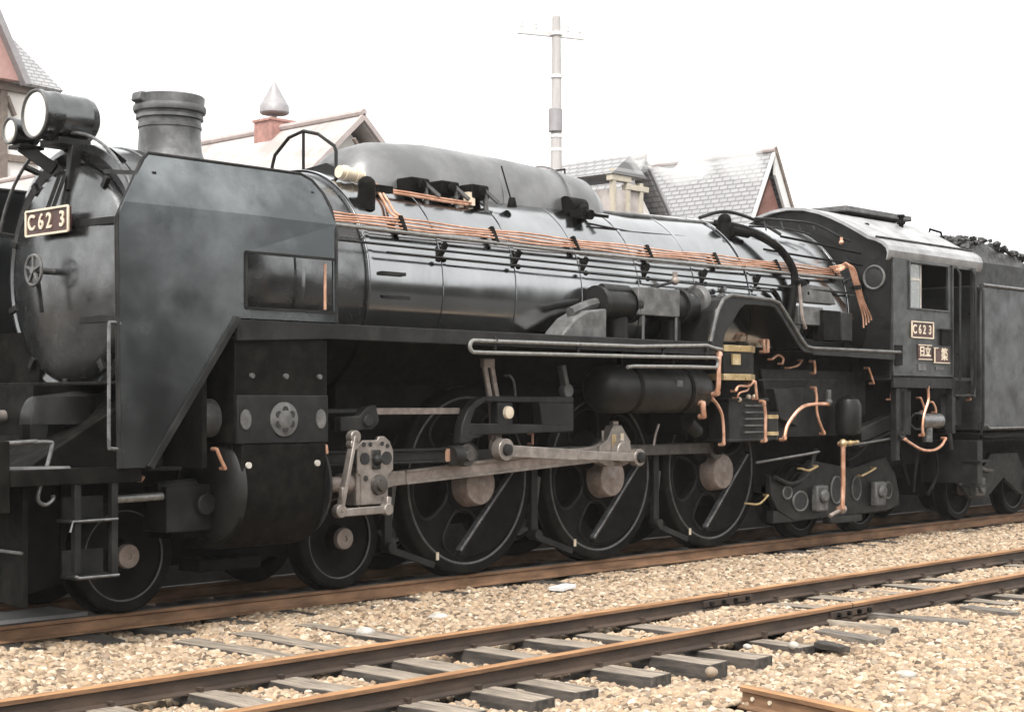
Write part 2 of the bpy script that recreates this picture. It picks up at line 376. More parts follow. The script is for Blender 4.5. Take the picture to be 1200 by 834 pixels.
# severed rail lying across the gravel
b = MB(); b.prism([(p, q) for p, q in rail_profile()], 0, 3.2, 'yz')
b.bm.faces.ensure_lookup_table(); bmesh.ops.recalc_face_normals(b.bm, faces=b.bm.faces)
for f in b.bm.faces:
    if f.normal.z > .3 and f.calc_center_median().z > -.02: f.material_index = 1
r5 = b.build('rail', ['rust_rail', 'rail_top_orange'], smooth=0); tag(r5, 'short severed rail lying loose across the pebbles at the bottom right', 'rail')
r5.location = (-4.74, -5.67, -.035); r5.rotation_euler = (0, 0, math.atan2(-.94, -.21))
for k in (0.09, 0.23):
    b = MB(); b.cyl((k, -.02, -.065), (k, -.009, -.065), .013, n=12); b.cyl((k, .009, -.065), (k, .02, -.065), .013, n=12); o = b.build('bolt_hole', 'plate_pale'); o.parent = r5
slp.append((-4.85, -8.6, -5.7, .25))

# ------------------------------------------------------------------ loose things on the gravel
def slab(name, label, cat, c, sx, sy, sz, rz, m, jitter=.006):
    b = MB(); b.box(-sx / 2, sx / 2, -sy / 2, sy / 2, 0, sz)
    bmesh.ops.subdivide_edges(b.bm, edges=b.bm.edges[:], cuts=2)
    for v in b.bm.verts: v.co += Vector([random.uniform(-jitter, jitter) for _ in range(3)])
    o = b.build(name, m, smooth=30, bevel=.004); o.location = c; o.rotation_euler = (0, 0, rz); return tag(o, label, cat)
slab('wood_offcut', 'flat white offcut lying on the gravel before the second driving wheel', 'board', (-1.32, -1.3, -.128), .32, .14, .03, .35, 'white_paint')
slab('concrete_slab', 'pale grey slab lying between the rails under the front of the locomotive', 'slab', (-6.6, .42, -.12), 2.3, .8, .06, 0, 'white_paint')
slab('wood_offcut', 'thin grey board sunk in gravel right of the round log', 'board', (-1.0, -4.7, -.15), .14, .9, .05, .1, 'sleeper_wood')
slab('wood_offcut', 'short pale board with a dark broken end, furthest right by the near rail', 'board', (-.25, -4.95, -.15), .16, .5, .06, -.25, 'sleeper_wood')
slab('wood_offcut', 'splintered flat board left of the round log', 'board', (-2.15, -4.8, -.15), .16, .55, .045, -.25, 'sleeper_wood')
slab('wood_offcut', 'dark sliver of wood lying left of the splintered board', 'board', (-2.62, -4.95, -.15), .10, .28, .04, -.4, 'dark_wood')
b = MB(); b.lathe([(0, .035), (.003, .06), (.9, .055), (.903, .03)], (0, 0, 0), 'y', 16)
for v in b.bm.verts: v.co += Vector([random.uniform(-.003, .003) for _ in range(3)])
for f in b.bm.faces:
    if f.calc_center_median().y < .01: f.material_index = 1
o = b.build('log', ['sleeper_top', 'dark_wood']); o.location = (-1.7, -4.92, -.148); o.rotation_euler = (0, 0, -.1); tag(o, 'round grey log with a dark cut end beside the near rail joint', 'log')
def rock(label, c, r, sc, m='big_stone'):
    b = MB(); b.ball((0, 0, 0), r, sc, 3)
    for v in b.bm.verts: v.co *= 1 + .09 * math.sin(v.co.x * 50 + v.co.y * 37) + random.uniform(-.015, .015)
    o = b.build('stone', m, smooth=60); o.location = c; o.rotation_euler = (0, 0, random.uniform(0, 3)); tag(o, label, 'stone')
rock('big white stone lying on a long sleeper beyond the siding', (-4.45, -2.12, -.115), .075, (1, .8, .55))
rock('flat pale stone beside the siding rail, below the first driving wheel', (-3.5, -1.9, -.12), .085, (1.1, .8, .4))
rock('rounded pale stone just right of the highest bare sleeper end', (-2.75, -4.72, -.13), .04, (1, .9, .75))
rock('rounded brown stone leaning on the highest bare sleeper end', (-4.02, -4.93, -.135), .042, (1, .9, .8), 'brown_stone')
rock('pale flat stone left of the rounded pale stone', (-3.0, -4.5, -.135), .035, (1.1, .8, .6))
rock('dark lump of stone at the right edge of the gravel', (.62, -5.1, -.12), .075, (1, .8, .8), 'dark_wood')
rock('white weathered stone near the right edge of the gravel', (-.55, -5.45, -.13), .08, (1.2, 1, .5))
rock('whitish stone in the gravel right of the severed rail', (-3.3, -5.9, -.13), .06, (1.2, 1, .5))

# ------------------------------------------------------------------ pebbles
def hgt(x, y):
    z = GZ + .018 * math.sin(x * 1.3 + y * .7) + .014 * math.sin(x * 2.9 - y * 1.9) + .01 * math.sin(y * 5 + x * .6)
    z += .03 if -2.7 < y < -.8 else 0
    if -4.2 < y < -3.2: z -= .005
    if y < -4.9: z += .014
    if x < -2.5 and -5.3 < y < -2.6: z -= .035 if y < -4.4 else .012
    return min(z, -.135)
b = MB(); cs = .09; rng = random.Random(3)
grid = {}
GX0 = -11.5
nx, ny = int(29.2 / cs), int(8.2 / cs)
def gv(i, j):
    if (i, j) not in grid:
        xx, yy = GX0 + i * cs, -8.0 + j * cs; grid[(i, j)] = b.bm.verts.new((xx, yy, hgt(xx, yy)))
    return grid[(i, j)]
for i in range(nx):
    for j in range(ny):
        xx, yy = GX0 + (i + .5) * cs, -8.0 + (j + .5) * cs
        if xx > 6 and yy < -6.5: continue
        skip = False
        for (sx, y0, y1, w) in slp:
            if abs(xx - sx) < w / 2 + .01 and y0 - .03 < yy < y1 + .02:
                p = .9 if yy < -2.6 or y0 > -2 else .6
                if -4.3 < yy < -3.17: p = .5
                if xx > -3.5 and yy < -2: p = .3
                if y0 > -2: p = .4 if yy > -.9 else .05
                if y1 > -2 and yy > -3: p = .93
                if rng.random() < p: skip = True
        for ry in (-.575, -3.17, -4.30):
            if abs(yy - ry) < .06: skip = True
        if skip: continue
        b.face([gv(i, j), gv(i + 1, j), gv(i + 1, j + 1), gv(i, j + 1)])
gravel = b.build('gravel', 'gravel_floor', smooth=0, fix=False)
tag(gravel, 'loose pale brown pebble ballast between and beside the tracks', 'gravel', kind='stuff')
ng = bpy.data.node_groups.new('pebbles', 'GeometryNodeTree')
ng.interface.new_socket('Geometry', in_out='INPUT', socket_type='NodeSocketGeometry'); ng.interface.new_socket('Geometry', in_out='OUTPUT', socket_type='NodeSocketGeometry')
N = ng.nodes; K = ng.links.new
gi = N.new('NodeGroupInput'); go = N.new('NodeGroupOutput')
jv = N.new('GeometryNodeGeometryToInstance')
for v in range(5):
    ic = N.new('GeometryNodeMeshIcoSphere'); ic.inputs['Subdivisions'].default_value = 2; ic.inputs['Radius'].default_value = 1
    sp = N.new('GeometryNodeSetPosition'); nt = N.new('ShaderNodeTexNoise'); nt.noise_dimensions = '4D'; nt.inputs['W'].default_value = v * 3.7; nt.inputs['Scale'].default_value = 1.1; nt.inputs['Detail'].default_value = 2
    vm = N.new('ShaderNodeVectorMath'); vm.operation = 'SUBTRACT'; vm.inputs[1].default_value = (.5, .5, .5); K(nt.outputs['Color'], vm.inputs[0])
    vs_ = N.new('ShaderNodeVectorMath'); vs_.operation = 'SCALE'; vs_.inputs['Scale'].default_value = 1.1; K(vm.outputs[0], vs_.inputs[0])
    K(ic.outputs['Mesh'], sp.inputs['Geometry']); K(vs_.outputs[0], sp.inputs['Offset'])
    tr = N.new('GeometryNodeTransform'); tr.inputs['Scale'].default_value = [(1, .8, .55), (1, .75, .7), (.9, .9, .5), (1.2, .7, .5), (1, 1, .8)][v]
    K(sp.outputs[0], tr.inputs['Geometry'])
    ss = N.new('GeometryNodeSetShadeSmooth'); K(tr.outputs[0], ss.inputs[0])
    sm = N.new('GeometryNodeSetMaterial'); sm.inputs['Material'].default_value = M['pebble']; K(ss.outputs[0], sm.inputs['Geometry'])
    K(sm.outputs[0], jv.inputs[0])
dp = N.new('GeometryNodeDistributePointsOnFaces'); dp.inputs['Density'].default_value = 3400
K(gi.outputs[0], dp.inputs['Mesh'])
ip = N.new('GeometryNodeInstanceOnPoints'); ip.inputs['Pick Instance'].default_value = True
K(dp.outputs['Points'], ip.inputs['Points']); K(jv.outputs[0], ip.inputs['Instance'])
ri = N.new('FunctionNodeRandomValue'); ri.data_type = 'INT'; ri.inputs['Min'].default_value = 0 if 'Min' in ri.inputs else 0
for s_ in ri.inputs:
    if s_.type == 'INT' and s_.name == 'Max': s_.default_value = 4
    if s_.type == 'INT' and s_.name == 'Min': s_.default_value = 0
K([q for q in ri.outputs if q.type == 'INT'][0], ip.inputs['Instance Index'])
rr_ = N.new('FunctionNodeRandomValue'); rr_.data_type = 'FLOAT_VECTOR'
rr_.inputs[0].default_value = (-.9, -.9, 0); rr_.inputs[1].default_value = (.9, .9, 6.28)
K(rr_.outputs[0], ip.inputs['Rotation'])
rs = N.new('FunctionNodeRandomValue'); rs.data_type = 'FLOAT'
fl = [q for q in rs.inputs if q.type == 'VALUE']; fl[0].default_value = .0; fl[1].default_value = 1.0; 
rs.inputs['Seed'].default_value = 5
pw = N.new('ShaderNodeMath'); pw.operation = 'POWER'; K([q for q in rs.outputs if q.type == 'VALUE'][0], pw.inputs[0]); pw.inputs[1].default_value = 3.2
ml = N.new('ShaderNodeMath'); ml.operation = 'MULTIPLY_ADD'; K(pw.outputs[0], ml.inputs[0]); ml.inputs[1].default_value = .030; ml.inputs[2].default_value = .0092
K(ml.outputs[0], ip.inputs['Scale'])
jn = N.new('GeometryNodeJoinGeometry'); K(ip.outputs[0], jn.inputs[0]); K(gi.outputs[0], jn.inputs[0]); K(jn.outputs[0], go.inputs[0])
md = gravel.modifiers.new('pebbles', 'NODES'); md.node_group = ng

# ------------------------------------------------------------------ platform and buildings behind
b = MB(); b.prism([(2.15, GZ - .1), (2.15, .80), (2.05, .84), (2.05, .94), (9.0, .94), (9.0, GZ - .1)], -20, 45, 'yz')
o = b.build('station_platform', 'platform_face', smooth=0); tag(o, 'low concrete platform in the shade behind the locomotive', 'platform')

def gable_house(name, label, X0, Y0, zr, half, slope, ylen, roof_m, wall_m, gable_m, trim_m, barge, eave_drop, gable_inset=.35, barge_l=None):
    """ridge along y, gable facing the track; X0 ridge, Y0 gable plane"""
    h = thing(name, (X0, Y0 + ylen / 2, GZ), label, 'building')
    ze = zr - half * slope
    b = MB(); b.box(X0 - half + .35, X0 + half - .35, Y0 + gable_inset, Y0 + ylen - .3, GZ, ze + .05)
    b.build('wall', wall_m, h, smooth=0)
    b = MB(); b.prism([(X0 - half + .36, ze + .05), (X0 + half - .36, ze + .05), (X0, zr - .36 * slope)], Y0 + gable_inset + .004, Y0 + ylen - .3, 'xz'); b.build('gable', gable_m, h, smooth=0)
    t = .14
    b = MB(); b.prism([(X0, zr), (X0 - half, ze), (X0 - half, ze - t), (X0, zr - t), (X0 + half, ze - t), (X0 + half, ze)], Y0 + .03, Y0 + ylen, 'xz')
    rf = b.build('roof', roof_m, h, smooth=0)
    nrm = math.hypot(1, slope); barge_ = barge
    b = MB()
    for s in (-1, 1):
        barge = barge_l if (s < 0 and barge_l) else barge_
        b.prism([(X0 + .002 * s, zr + .03), (X0 + s * (half + .03), ze - .0), (X0 + s * (half + .03), ze - barge * nrm), (X0 + .002 * s, zr + .03 - barge * nrm)], Y0 - .05, Y0 + .024, 'xz')
    b.build('barge_board', trim_m, rf, smooth=0)
    b = MB(); b.tube([(X0, Y0 - .05, zr + .05), (X0, Y0 + ylen, zr + .05)], .07, 8); b.build('ridge_cap', 'pink_trim', rf)
    return h, rf
# long cream building behind the boiler
hc, rfc = gable_house('station_building', 'long cream building with pale roof and spired vent behind the chimney', 8.02, 12.0, 7.13, 4.0, .9, 22, 'cream_roof', 'cream_wall', 'cream_wall', 'pink_trim', .10, 0)
b = MB(); b.bar((7.7, 11.9, 6.63), (8.0, 11.9, 6.28), .06, .06, (0, 1, 0)); b.build('gable_brace', 'timber', hc, smooth=0)
yc = 14.75
b = MB(); b.box(7.75, 8.33, yc - .28, yc + .28, 6.6, 7.31); b.box(7.72, 8.36, yc - .31, yc + .31, 7.311, 7.36); cu = b.build('vent_base', 'brick_red', hc, smooth=0)
b = MB(); b.lathe([(7.36, .05), (7.47, .05), (7.49, .27), (7.52, .305), (7.66, .30), (7.68, .285), (7.93, .145), (8.19, .008)], (8.05, yc, 0), 'z', 28); b.build('spire_cap', 'turret_metal', hc)

# right hand house with red gable
hr, rfr = gable_house('gabled_house', 'slate roofed house with dark red gable and wide white barge boards', 22.1, 12.0, 8.07, 3.2, 1.85, 9, 'slate_y', 'cream_wall', 'red_gable', 'white_paint', .30, 0, .12, .06)
b = MB(); b.prism([(22.1, 8.2), (25.4, 2.1), (25.3, 2.1), (22.1, 8.02)], 11.90, 11.96, 'xz'); b.build('verge_strip', 'timber', rfr, smooth=0)
# middle house: slate roof with cream dormer
hm, rfm = gable_house('dormer_house', 'slate roofed house with a cream timber dormer, just right of the boiler casing', 18.0, 13.0, 7.55, 3.3, 1.25, 7, 'slate_y', 'cream_wall', 'cream_wall', 'turret_metal', .07, 0)
d0 = Vector((15.95, 12.3, 0))
b = MB()
for dx in (.0, .52, 1.0): b.box(d0.x + dx - .06, d0.x + dx + .06, d0.y - .06, d0.y + .06, 3.2, 7.0 - (.25 if dx == 1.0 else 0))
b.box(d0.x - .12, d0.x + .6, d0.y - .07, d0.y + .1, 6.72, 6.86); b.box(d0.x + .45, d0.x + 1.25, d0.y - .075, d0.y + .1, 6.55, 6.68)
b.box(d0.x - .1, d0.x + 1.2, d0.y - .08, d0.y + .1, 5.75, 5.9)
fr = b.build('dormer_frame', 'dormer_cream', hm, smooth=0, bevel=.01)
b = MB(); b.box(d0.x + .06, d0.x + 1.0, d0.y + .0, d0.y + 1.8, 3.2, 6.54); b.build('dormer_wall', 'cream_roof', hm, smooth=0)
b = MB(); b.prism([(d0.x - .15, 6.87), (d0.x + .5, 7.35), (d0.x + 1.15, 6.87)], d0.y - .1, d0.y + 2.4, 'xz'); b.build('dormer_roof', 'slate_y', hm, smooth=0)

# left house: half timbered, further back
YL = 34.0
def bl(px, py, y=YL): return at(px, py, y)
p_e0, p_e1, p_r0 = bl(20, 97), bl(64, 100), bl(0, 50)
hl = thing('half_timbered_house', (p_e0.x - 3, YL + 3, GZ), 'white half timbered house with pink gable and grey slate roof behind the headlights', 'building')
xr = p_e1.x - .1; ze = p_e0.z
b = MB(); b.box(xr - 9, xr - .3, YL + .3, YL + 8, GZ, ze); wl_ = b.build('wall', 'cream_wall', hl, smooth=0)
b = MB()
for px in (8,): b.box(bl(px, 0).x - .12, bl(px, 0).x + .12, YL + .16, YL + .296, GZ, ze - .26)
q0, q1 = bl(12, 112), bl(21, 135); b.bar((q0.x, YL + .22, q0.z), (q1.x, YL + .22, q1.z), .1, .18, (0, 1, 0))
b.box(xr - 9, xr - .2, YL + .1, YL + .297, ze - .26, ze - .02); b.box(xr - 9, xr - .3, YL + .17, YL + .297, bl(0, 182).z - .1, bl(0, 182).z + .1)
b.build('timber_frame', 'timber', hl, smooth=0)
top = bl(0, 18)
b = MB()
rx0 = p_e0.x; sl_ = (p_r0.z - p_e0.z) / (p_e0.x - p_r0.x)
apx = rx0 - 2.6; apz = ze + 2.6 * sl_
v = b.vs([(rx0, YL - .2, ze), (xr + .3, YL - .2, ze - .06), (xr - 3.6, YL + 3.2, apz + .1), (apx, YL + 3.2, apz + .1)])
b.face(v); v2 = b.vs([(xr + .3, YL + 8.2, ze - .06), (xr - 3.6, YL + 4.4, apz + .1)]); b.face([v[1], v2[0], v2[1], v[2]])
rfl = b.build('roof', 'slate_x', hl, smooth=0, fix=False); sdm = rfl.modifiers.new('thick', 'SOLIDIFY'); sdm.thickness = .12; sdm.offset = -1
b = MB(); b.prism([(rx0 - .1, ze), (apx, apz - .2), (2 * apx - rx0, ze)], YL - .3, YL + 3, 'xz'); b.build('gable', 'pink_gable', hl, smooth=0)
b = MB(); b.bar((rx0 + .06, YL - .42, ze - .1), (apx, YL - .42, apz + .05), .2, .34, (0, 1, 0)); b.build('barge_board', 'turret_metal', hl, smooth=0)

# utility pole
pb = at(652, 195, 12)
up = thing('utility_pole', (pb.x, 12, GZ), 'tall grey wooden utility pole with white bands and a crossarm above the boiler', 'pole')
b = MB(); b.lathe([(GZ, .15), (6.7, .125), (10.02, .095), (10.08, .05)], (pb.x, 12, 0), 'z', 16); b.build('pole', 'pole_wood', up)
for z in (9.65, 8.72, 7.42, 7.12):
    b = MB(); b.lathe([(z - .035, .13), (z + .035, .13)], (pb.x, 12, 0), 'z', 16); b.build('band', 'white_paint', up)
b = MB(); b.bar((pb.x - 1.1, 12.16, 9.55), (pb.x + 1.1, 12.16, 9.78), .1, .1); b.build('crossarm', 'white_paint', up)
b = MB(); b.lathe([(7.5, .13), (7.52, .155), (8.0, .155), (8.02, .13)], (pb.x - .03, 12, 0), 'z', 14); b.build('wrap', 'turret_metal', up)
for dx in (-.95, -.5, .55, .95):
    b = MB(); b.lathe([(0, .02), (.06, .05), (.1, .03), (.14, .045), (.16, .02)], (pb.x + dx, 12.16, 9.72 + dx * .105), 'z', 10); b.build('insulator', 'white_paint', up)

# ================================================================== LOCOMOTIVE
L = thing('steam_locomotive', (-1, 0, 0), 'big black steam locomotive numbered C62 3 with smoke deflectors and copper pipes', 'locomotive')
def part(b, name, m, parent=L, **k): return b.build(name, m, parent, **k)

# boiler
CZB = 2.59
b = MB(); b.lathe([(-5.52, .93), (-5.5, .985), (-3.42, .985)], (0, 0, CZB), 'x', 96)
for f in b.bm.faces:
    if f.calc_center_median().z < 2.17 and abs(f.normal.x) < .5 and len(f.verts) == 4 and f.calc_center_median().x > -5.4: f.material_index = 1  # dirty matte underside, also painted dark for the shade below the running board
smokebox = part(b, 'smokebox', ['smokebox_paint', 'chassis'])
b = MB(); b.lathe([(-3.42, 1.0), (-3.40, 1.015), (-1.2, 1.02), (.6, 1.035), (2.3, 1.075, .01), (4.42, 1.10, .03)], (0, 0, CZB), 'x', 96)
bmesh.ops.recalc_face_normals(b.bm, faces=b.bm.faces)
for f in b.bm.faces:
    if f.calc_center_median().z < 2.17: f.material_index = 1  # same dark belly: matte dirt plus the shade under the boards put into colour
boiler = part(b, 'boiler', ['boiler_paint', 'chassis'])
for x, rr in ((-3.40, 1.022), (-2.55, 1.024), (-1.62, 1.026), (-.7, 1.031), (.18, 1.038), (1.1, 1.054), (2.05, 1.078), (3.05, 1.094), (4.0, 1.108)):
    b = MB(); b.lathe([(x - .024, rr - .004), (x - .022, rr + .0012), (x + .022, rr + .0012), (x + .024, rr - .004)], (0, 0, CZB + (.02 if x > 2 else 0)), 'x', 96, caps=False)
    bmesh.ops.delete(b.bm, geom=[f for f in b.bm.faces if f.calc_center_median().z < 2.17], context='FACES'); part(b, 'boiler_band', 'boiler_paint', boiler)
b = MB(); b.box(-3.4, 4.4, -.55, .55, 1.35, 1.75); b.box(.9, 4.2, -.98, .98, 1.25, 2.1); part(b, 'firebox', 'chassis')
# smokebox front
b = MB(); b.lathe([(-5.52, .99), (-5.58, .985), (-5.60, .93), (-5.56, .84)], (0, 0, CZB), 'x', 72, caps=False); part(b, 'front_ring', 'smokebox_paint', smokebox)
b = MB(); b.lathe([(-5.52, .845), (-5.60, .845), (-5.635, .82), (-5.65, .77), (-5.69, .62), (-5.73, .42), (-5.755, .2), (-5.76, .0001)], (0, 0, CZB - .03), 'x', 64)
door = part(b, 'smokebox_door', 'smokebox_paint', smooth=50)
for z in (2.93, 2.20):
    b = MB(); b.bar((-5.70, -.30, z), (-5.64, -.86, z + .0), .05, .055); b.cyl((-5.63, -.88, z - .07), (-5.63, -.88, z + .07), .035, n=12); part(b, 'hinge', 'dusty_iron', door, bevel=.004)
b = MB()
rg = [(-5.93, .115 * math.cos(a), 2.58 + .115 * math.sin(a)) for a in [2 * math.pi * k / 28 for k in range(28)]]
b.tube(rg, .013, 8, close=True); b.cyl((-5.75, 0, 2.58), (-5.95, 0, 2.58), .026, n=12)
for k in range(5):
    a = R(18 + 72 * k); b.bar((-5.93, 0, 2.58), (-5.93, .11 * math.cos(a), 2.58 + .11 * math.sin(a)), .018, .022, (1, 0, 0))
part(b, 'hand_wheel', 'grey_iron', door)
b = MB(); b.bar((-5.90, 0, 2.55), (-5.88, -.03, 2.26), .02, .03, (1, 0, 0)); part(b, 'locking_handle', 'dusty_iron', door)
for k in range(10):
    b = MB(); a = R(20 + k * 36); b.bar((-5.635, .8 * math.cos(a), CZB - .03 + .8 * math.sin(a)), (-5.635, .9 * math.cos(a), CZB - .03 + .9 * math.sin(a)), .05, .04, (1, 0, 0)); part(b, 'door_clamp', 'dusty_iron', door, bevel=.006)
# number plate on the door
b = MB(); b.box(-5.815, -5.79, -.305, .305, 2.865, 3.055); b.box(-5.80, -5.70, -.2, -.16, 2.92, 3.0); b.box(-5.80, -5.70, .16, .2, 2.92, 3.0); npl = part(b, 'number_plate', 'plate_ground', L, bevel=.003, label='front number plate reading C62 3')
b = MB(); fr_ = [(-.305, 2.865), (.305, 2.865), (.305, 3.055), (-.305, 3.055)]
for (p, q) in zip(fr_, fr_[1:] + fr_[:1]): b.bar((-5.82, p[0], p[1]), (-5.82, q[0], q[1]), .018, .016, (1, 0, 0))
part(b, 'border', 'plate_pale', npl, bevel=.003)
b = MB()
rot_front = Matrix(((0, 0, -1), (-1, 0, 0), (0, 1, 0)))
for ch_, y_ in (('C', .225), ('6', .085), ('2', -.03), ('3', -.215)): b.text(ch_, .165, Vector((-5.818, y_, 2.96)), rot_front, .006, .92, .003)
part(b, 'lettering', 'plate_pale', npl, smooth=0)
b = MB(); b.bar((-5.70, .02, 3.32), (-5.78, .06, 3.06), .04, .03); b.bar((-5.70, -.06, 3.32), (-5.78, -.02, 3.06), .03, .03); part(b, 'plate_bracket', 'dusty_iron', npl)
# front hand rail arch over the smokebox
b = MB(); b.tube([(-5.66, 1.06 * math.cos(R(a)), CZB + 1.06 * math.sin(R(a))) for a in range(-10, 191, 5)], .014, 8); part(b, 'hand_rail', 'worn_lit_edge')
for a in (20, 55, 125, 160):
    b = MB(); b.bar((-5.66, 1.06 * math.cos(R(a)), CZB + 1.06 * math.sin(R(a))), (-5.5, .98 * math.cos(R(a)), CZB + .98 * math.sin(R(a))), .03, .04, (1, 0, 0)); part(b, 'rail_bracket', 'dusty_iron')
b = MB(); b.lathe([(-5.28, .99), (-5.27, 1.0), (-5.2, 1.0), (-5.19, .99)], (0, 0, CZB), 'x', 72); b.lathe([(-4.2, .988), (-4.19, .995), (-4.1, .995), (-4.09, .988)], (0, 0, CZB), 'x', 72); part(b, 'smokebox_band', 'smokebox_paint', smokebox)

# head lamps
def headlamp(c, r, ln, name):
    x, y, z = c
    b = MB(); b.lathe([(0, r * .93), (0, r * 1.02), (.03, r * 1.04), (.05, r), (.11, r * 1.0), (.12, r * 1.03), (.16, r * 1.03), (.17, r), (ln * .8, r), (ln * .81, r * .97), (ln * .9, r * .93), (ln * .97, r * .75), (ln, r * .3)], (x, y, z), 'x', 40)
    o = part(b, name, 'smokebox_paint', smooth=40)
    b = MB(); b.lathe([(-.012, .001), (-.010, r * .4), (-.004, r * .8), (-.001, r * .9)], (x, y, z), 'x', 40, caps=False); part(b, 'lens', 'lens', o)
    b = MB(); b.tube([(x - .004, y + r * .97 * math.cos(R(a)), z + r * .97 * math.sin(R(a))) for a in range(0, 360, 9)], .012, 8, close=True); part(b, 'rim', 'grey_iron', o)
    return o
h1 = headlamp((-5.9, .03, 3.775), .185, .50, 'headlight')
b = MB(); b.box(-5.78, -5.5, -.11, .17, 3.55, 3.605); b.bar((-5.66, -.08, 3.2), (-5.62, -.08, 3.56), .06, .09); b.bar((-5.66, .14, 3.2), (-5.66, .14, 3.56), .06, .09); part(b, 'lamp_bracket', 'black_paint', h1, bevel=.006)
h2 = headlamp((-5.9, .40, 3.69), .10, .24, 'headlight')
b = MB(); b.bar((-5.80, .40, 3.58), (-5.62, .22, 3.4), .06, .10); b.box(-5.88, -5.66, .30, .47, 3.555, 3.585); part(b, 'lamp_bracket', 'black_paint', h2, bevel=.005)

# chimney
b = MB(); b.lathe([(3.50, .33), (3.56, .28), (3.62, .258), (3.74, .25), (3.80, .25), (3.805, .258), (3.83, .258), (3.835, .252), (3.875, .252), (3.88, .272), (3.905, .272), (3.91, .258), (3.93, .26), (3.935, .288), (3.96, .296), (3.985, .292), (3.99, .278), (4.06, .284), (4.07, .27), (4.07, .22), (3.7, .21)], (-4.70, 0, 0), 'z', 48)
chim = part(b, 'chimney', 'chimney_paint', smooth=30)
b = MB(); b.prism([(-5.035, 4.0), (-5.02, 4.07), (-4.9, 4.074), (-4.94, 3.97)], -.06, .06, 'xz'); part(b, 'lip', 'chimney_paint', chim, bevel=.01)

# smoke deflectors
def deflector(sgn, name):
    def Yz(z): return sgn * (1.42 - (max(0, z - 2.97) * .42))
    th = .018 * sgn
    b = MB()
    cols = [(-6.10, 1.12), (-5.86, 1.12)]
    polys = [
        [(-6.10, 1.12), (-5.86, 1.12), (-5.10, 2.20), (-5.02, 2.275), (-5.02, 2.97), (-6.06, 2.97), (-6.12, 2.85)],
        [(-5.10, 2.20), (-4.14, 2.20), (-4.14, 2.275), (-5.02, 2.275)],
        [(-5.02, 2.69), (-4.175, 2.69), (-4.14, 2.97), (-5.02, 2.97)],
        [(-4.175, 2.275), (-4.14, 2.275), (-4.14, 2.97), (-4.175, 2.69)],
        [(-6.06, 2.97), (-4.14, 2.97), (-4.15, 3.10), (-4.19, 3.21), (-4.27, 3.31), (-4.37, 3.35), (-5.76, 3.35), (-5.82, 3.30)]]
    cache = {}
    def v(p):
        if p not in cache: cache[p] = b.bm.verts.new((p[0], Yz(p[1]), p[1]))
        return cache[p]
    for pl in polys: b.face([v(p) for p in pl])
    o = part(b, name, 'deflector_paint', smooth=0)
    s = o.modifiers.new('thick', 'SOLIDIFY'); s.thickness = .016; s.offset = 0
    out = [(-6.10, 1.12), (-6.12, 2.85), (-5.82, 3.30), (-5.76, 3.35), (-4.37, 3.35), (-4.27, 3.31), (-4.19, 3.21), (-4.15, 3.10), (-4.14, 2.9), (-4.14, 2.2)]
    b = MB(); b.tube([(p[0], Yz(p[1]), p[1]) for p in out], .017, 8); part(b, 'edge_bead', 'dusty_iron', o)
    b = MB(); b.bar((-5.86, sgn * 1.428, 1.12), (-5.10, sgn * 1.428, 2.2), .04, .06, (0, 1, 0)); part(b, 'edge_angle', 'dusty_iron', o)
    b = MB()
    for (p, q) in (((-5.02, 2.275), (-5.02, 2.69)), ((-5.02, 2.69), (-4.16, 2.69)), ((-5.02, 2.275), (-4.16, 2.275))):
        b.bar((p[0], sgn * 1.43, p[1]), (q[0], sgn * 1.43, q[1]), .02, .022, (0, 1, 0))
    part(b, 'opening_frame', 'dusty_iron', o)
    return o
dn = deflector(-1, 'smoke_deflector'); deflector(1, 'smoke_deflector')
b = MB(); b.tube([(-4.20, -1.36, 2.30), (-4.20, -1.36, 2.66)], .012, 8); part(b, 'copper_pipe', 'copper')
b = MB()
for x in (-5.75, -4.3): b.bar((x, -1.33, 3.2), (x, -.7, 3.28), .03, .03)
part(b, 'deflector_stay', 'black_paint')
# hand rail hook before the near deflector
b = MB(); b.tube(soft([(-6.09, -1.42, 2.12), (-6.16, -1.42, 2.125), (-6.18, -1.42, 2.08), (-6.18, -1.42, 1.7), (-6.18, -1.42, 1.30), (-6.165, -1.42, 1.26), (-6.09, -1.42, 1.255)], 4), .013, 8); part(b, 'grab_rail', 'worn_lit_edge')

# dome casing
b = MB(); rings = []
st = [(-3.02, 3.62, .30), (-2.98, 3.74, .37), (-2.86, 3.86, .43), (-2.6, 3.95, .475), (-2.0, 4.0, .50), (-1, 3.99, .50), (-.1, 3.955, .48), (.22, 3.92, .455), (.36, 3.84, .41), (.44, 3.72, .33), (.47, 3.60, .25)]
for (x, zt, w) in st:
    ring = []
    for k in range(25):
        a = math.pi * k / 24; c, s_ = math.cos(a), math.sin(a)
        ring.append((x, -w * math.copysign(abs(c) ** .8, c), 3.38 + (zt - 3.38) * s_ ** .75 if s_ > 0 else 3.38))
    rings.append(b.vs(ring))
for A, B in zip(rings, rings[1:]):
    for k in range(24): b.face([A[k], A[k + 1], B[k + 1], B[k]])
b.face(rings[0]); b.face(rings[-1][::-1])
dome = part(b, 'dome_casing', 'dome_paint', smooth=50)
for x in (-1.25, -.25):
    b = MB(); b.tube([(x, -.505 * math.cos(math.pi * k / 24) , 3.39 + .60 * max(0, math.sin(math.pi * k / 24)) ** .75 - .0) for k in range(0, 13)], .008, 6); part(b, 'seam', 'dome_paint', dome)
b = MB(); b.tube([(.13, -.06, 3.93), (.13, -.06, 4.0), (.13, .06, 4.0), (.13, .06, 3.93)], .012, 6); part(b, 'lifting_eye', 'black_paint', dome)
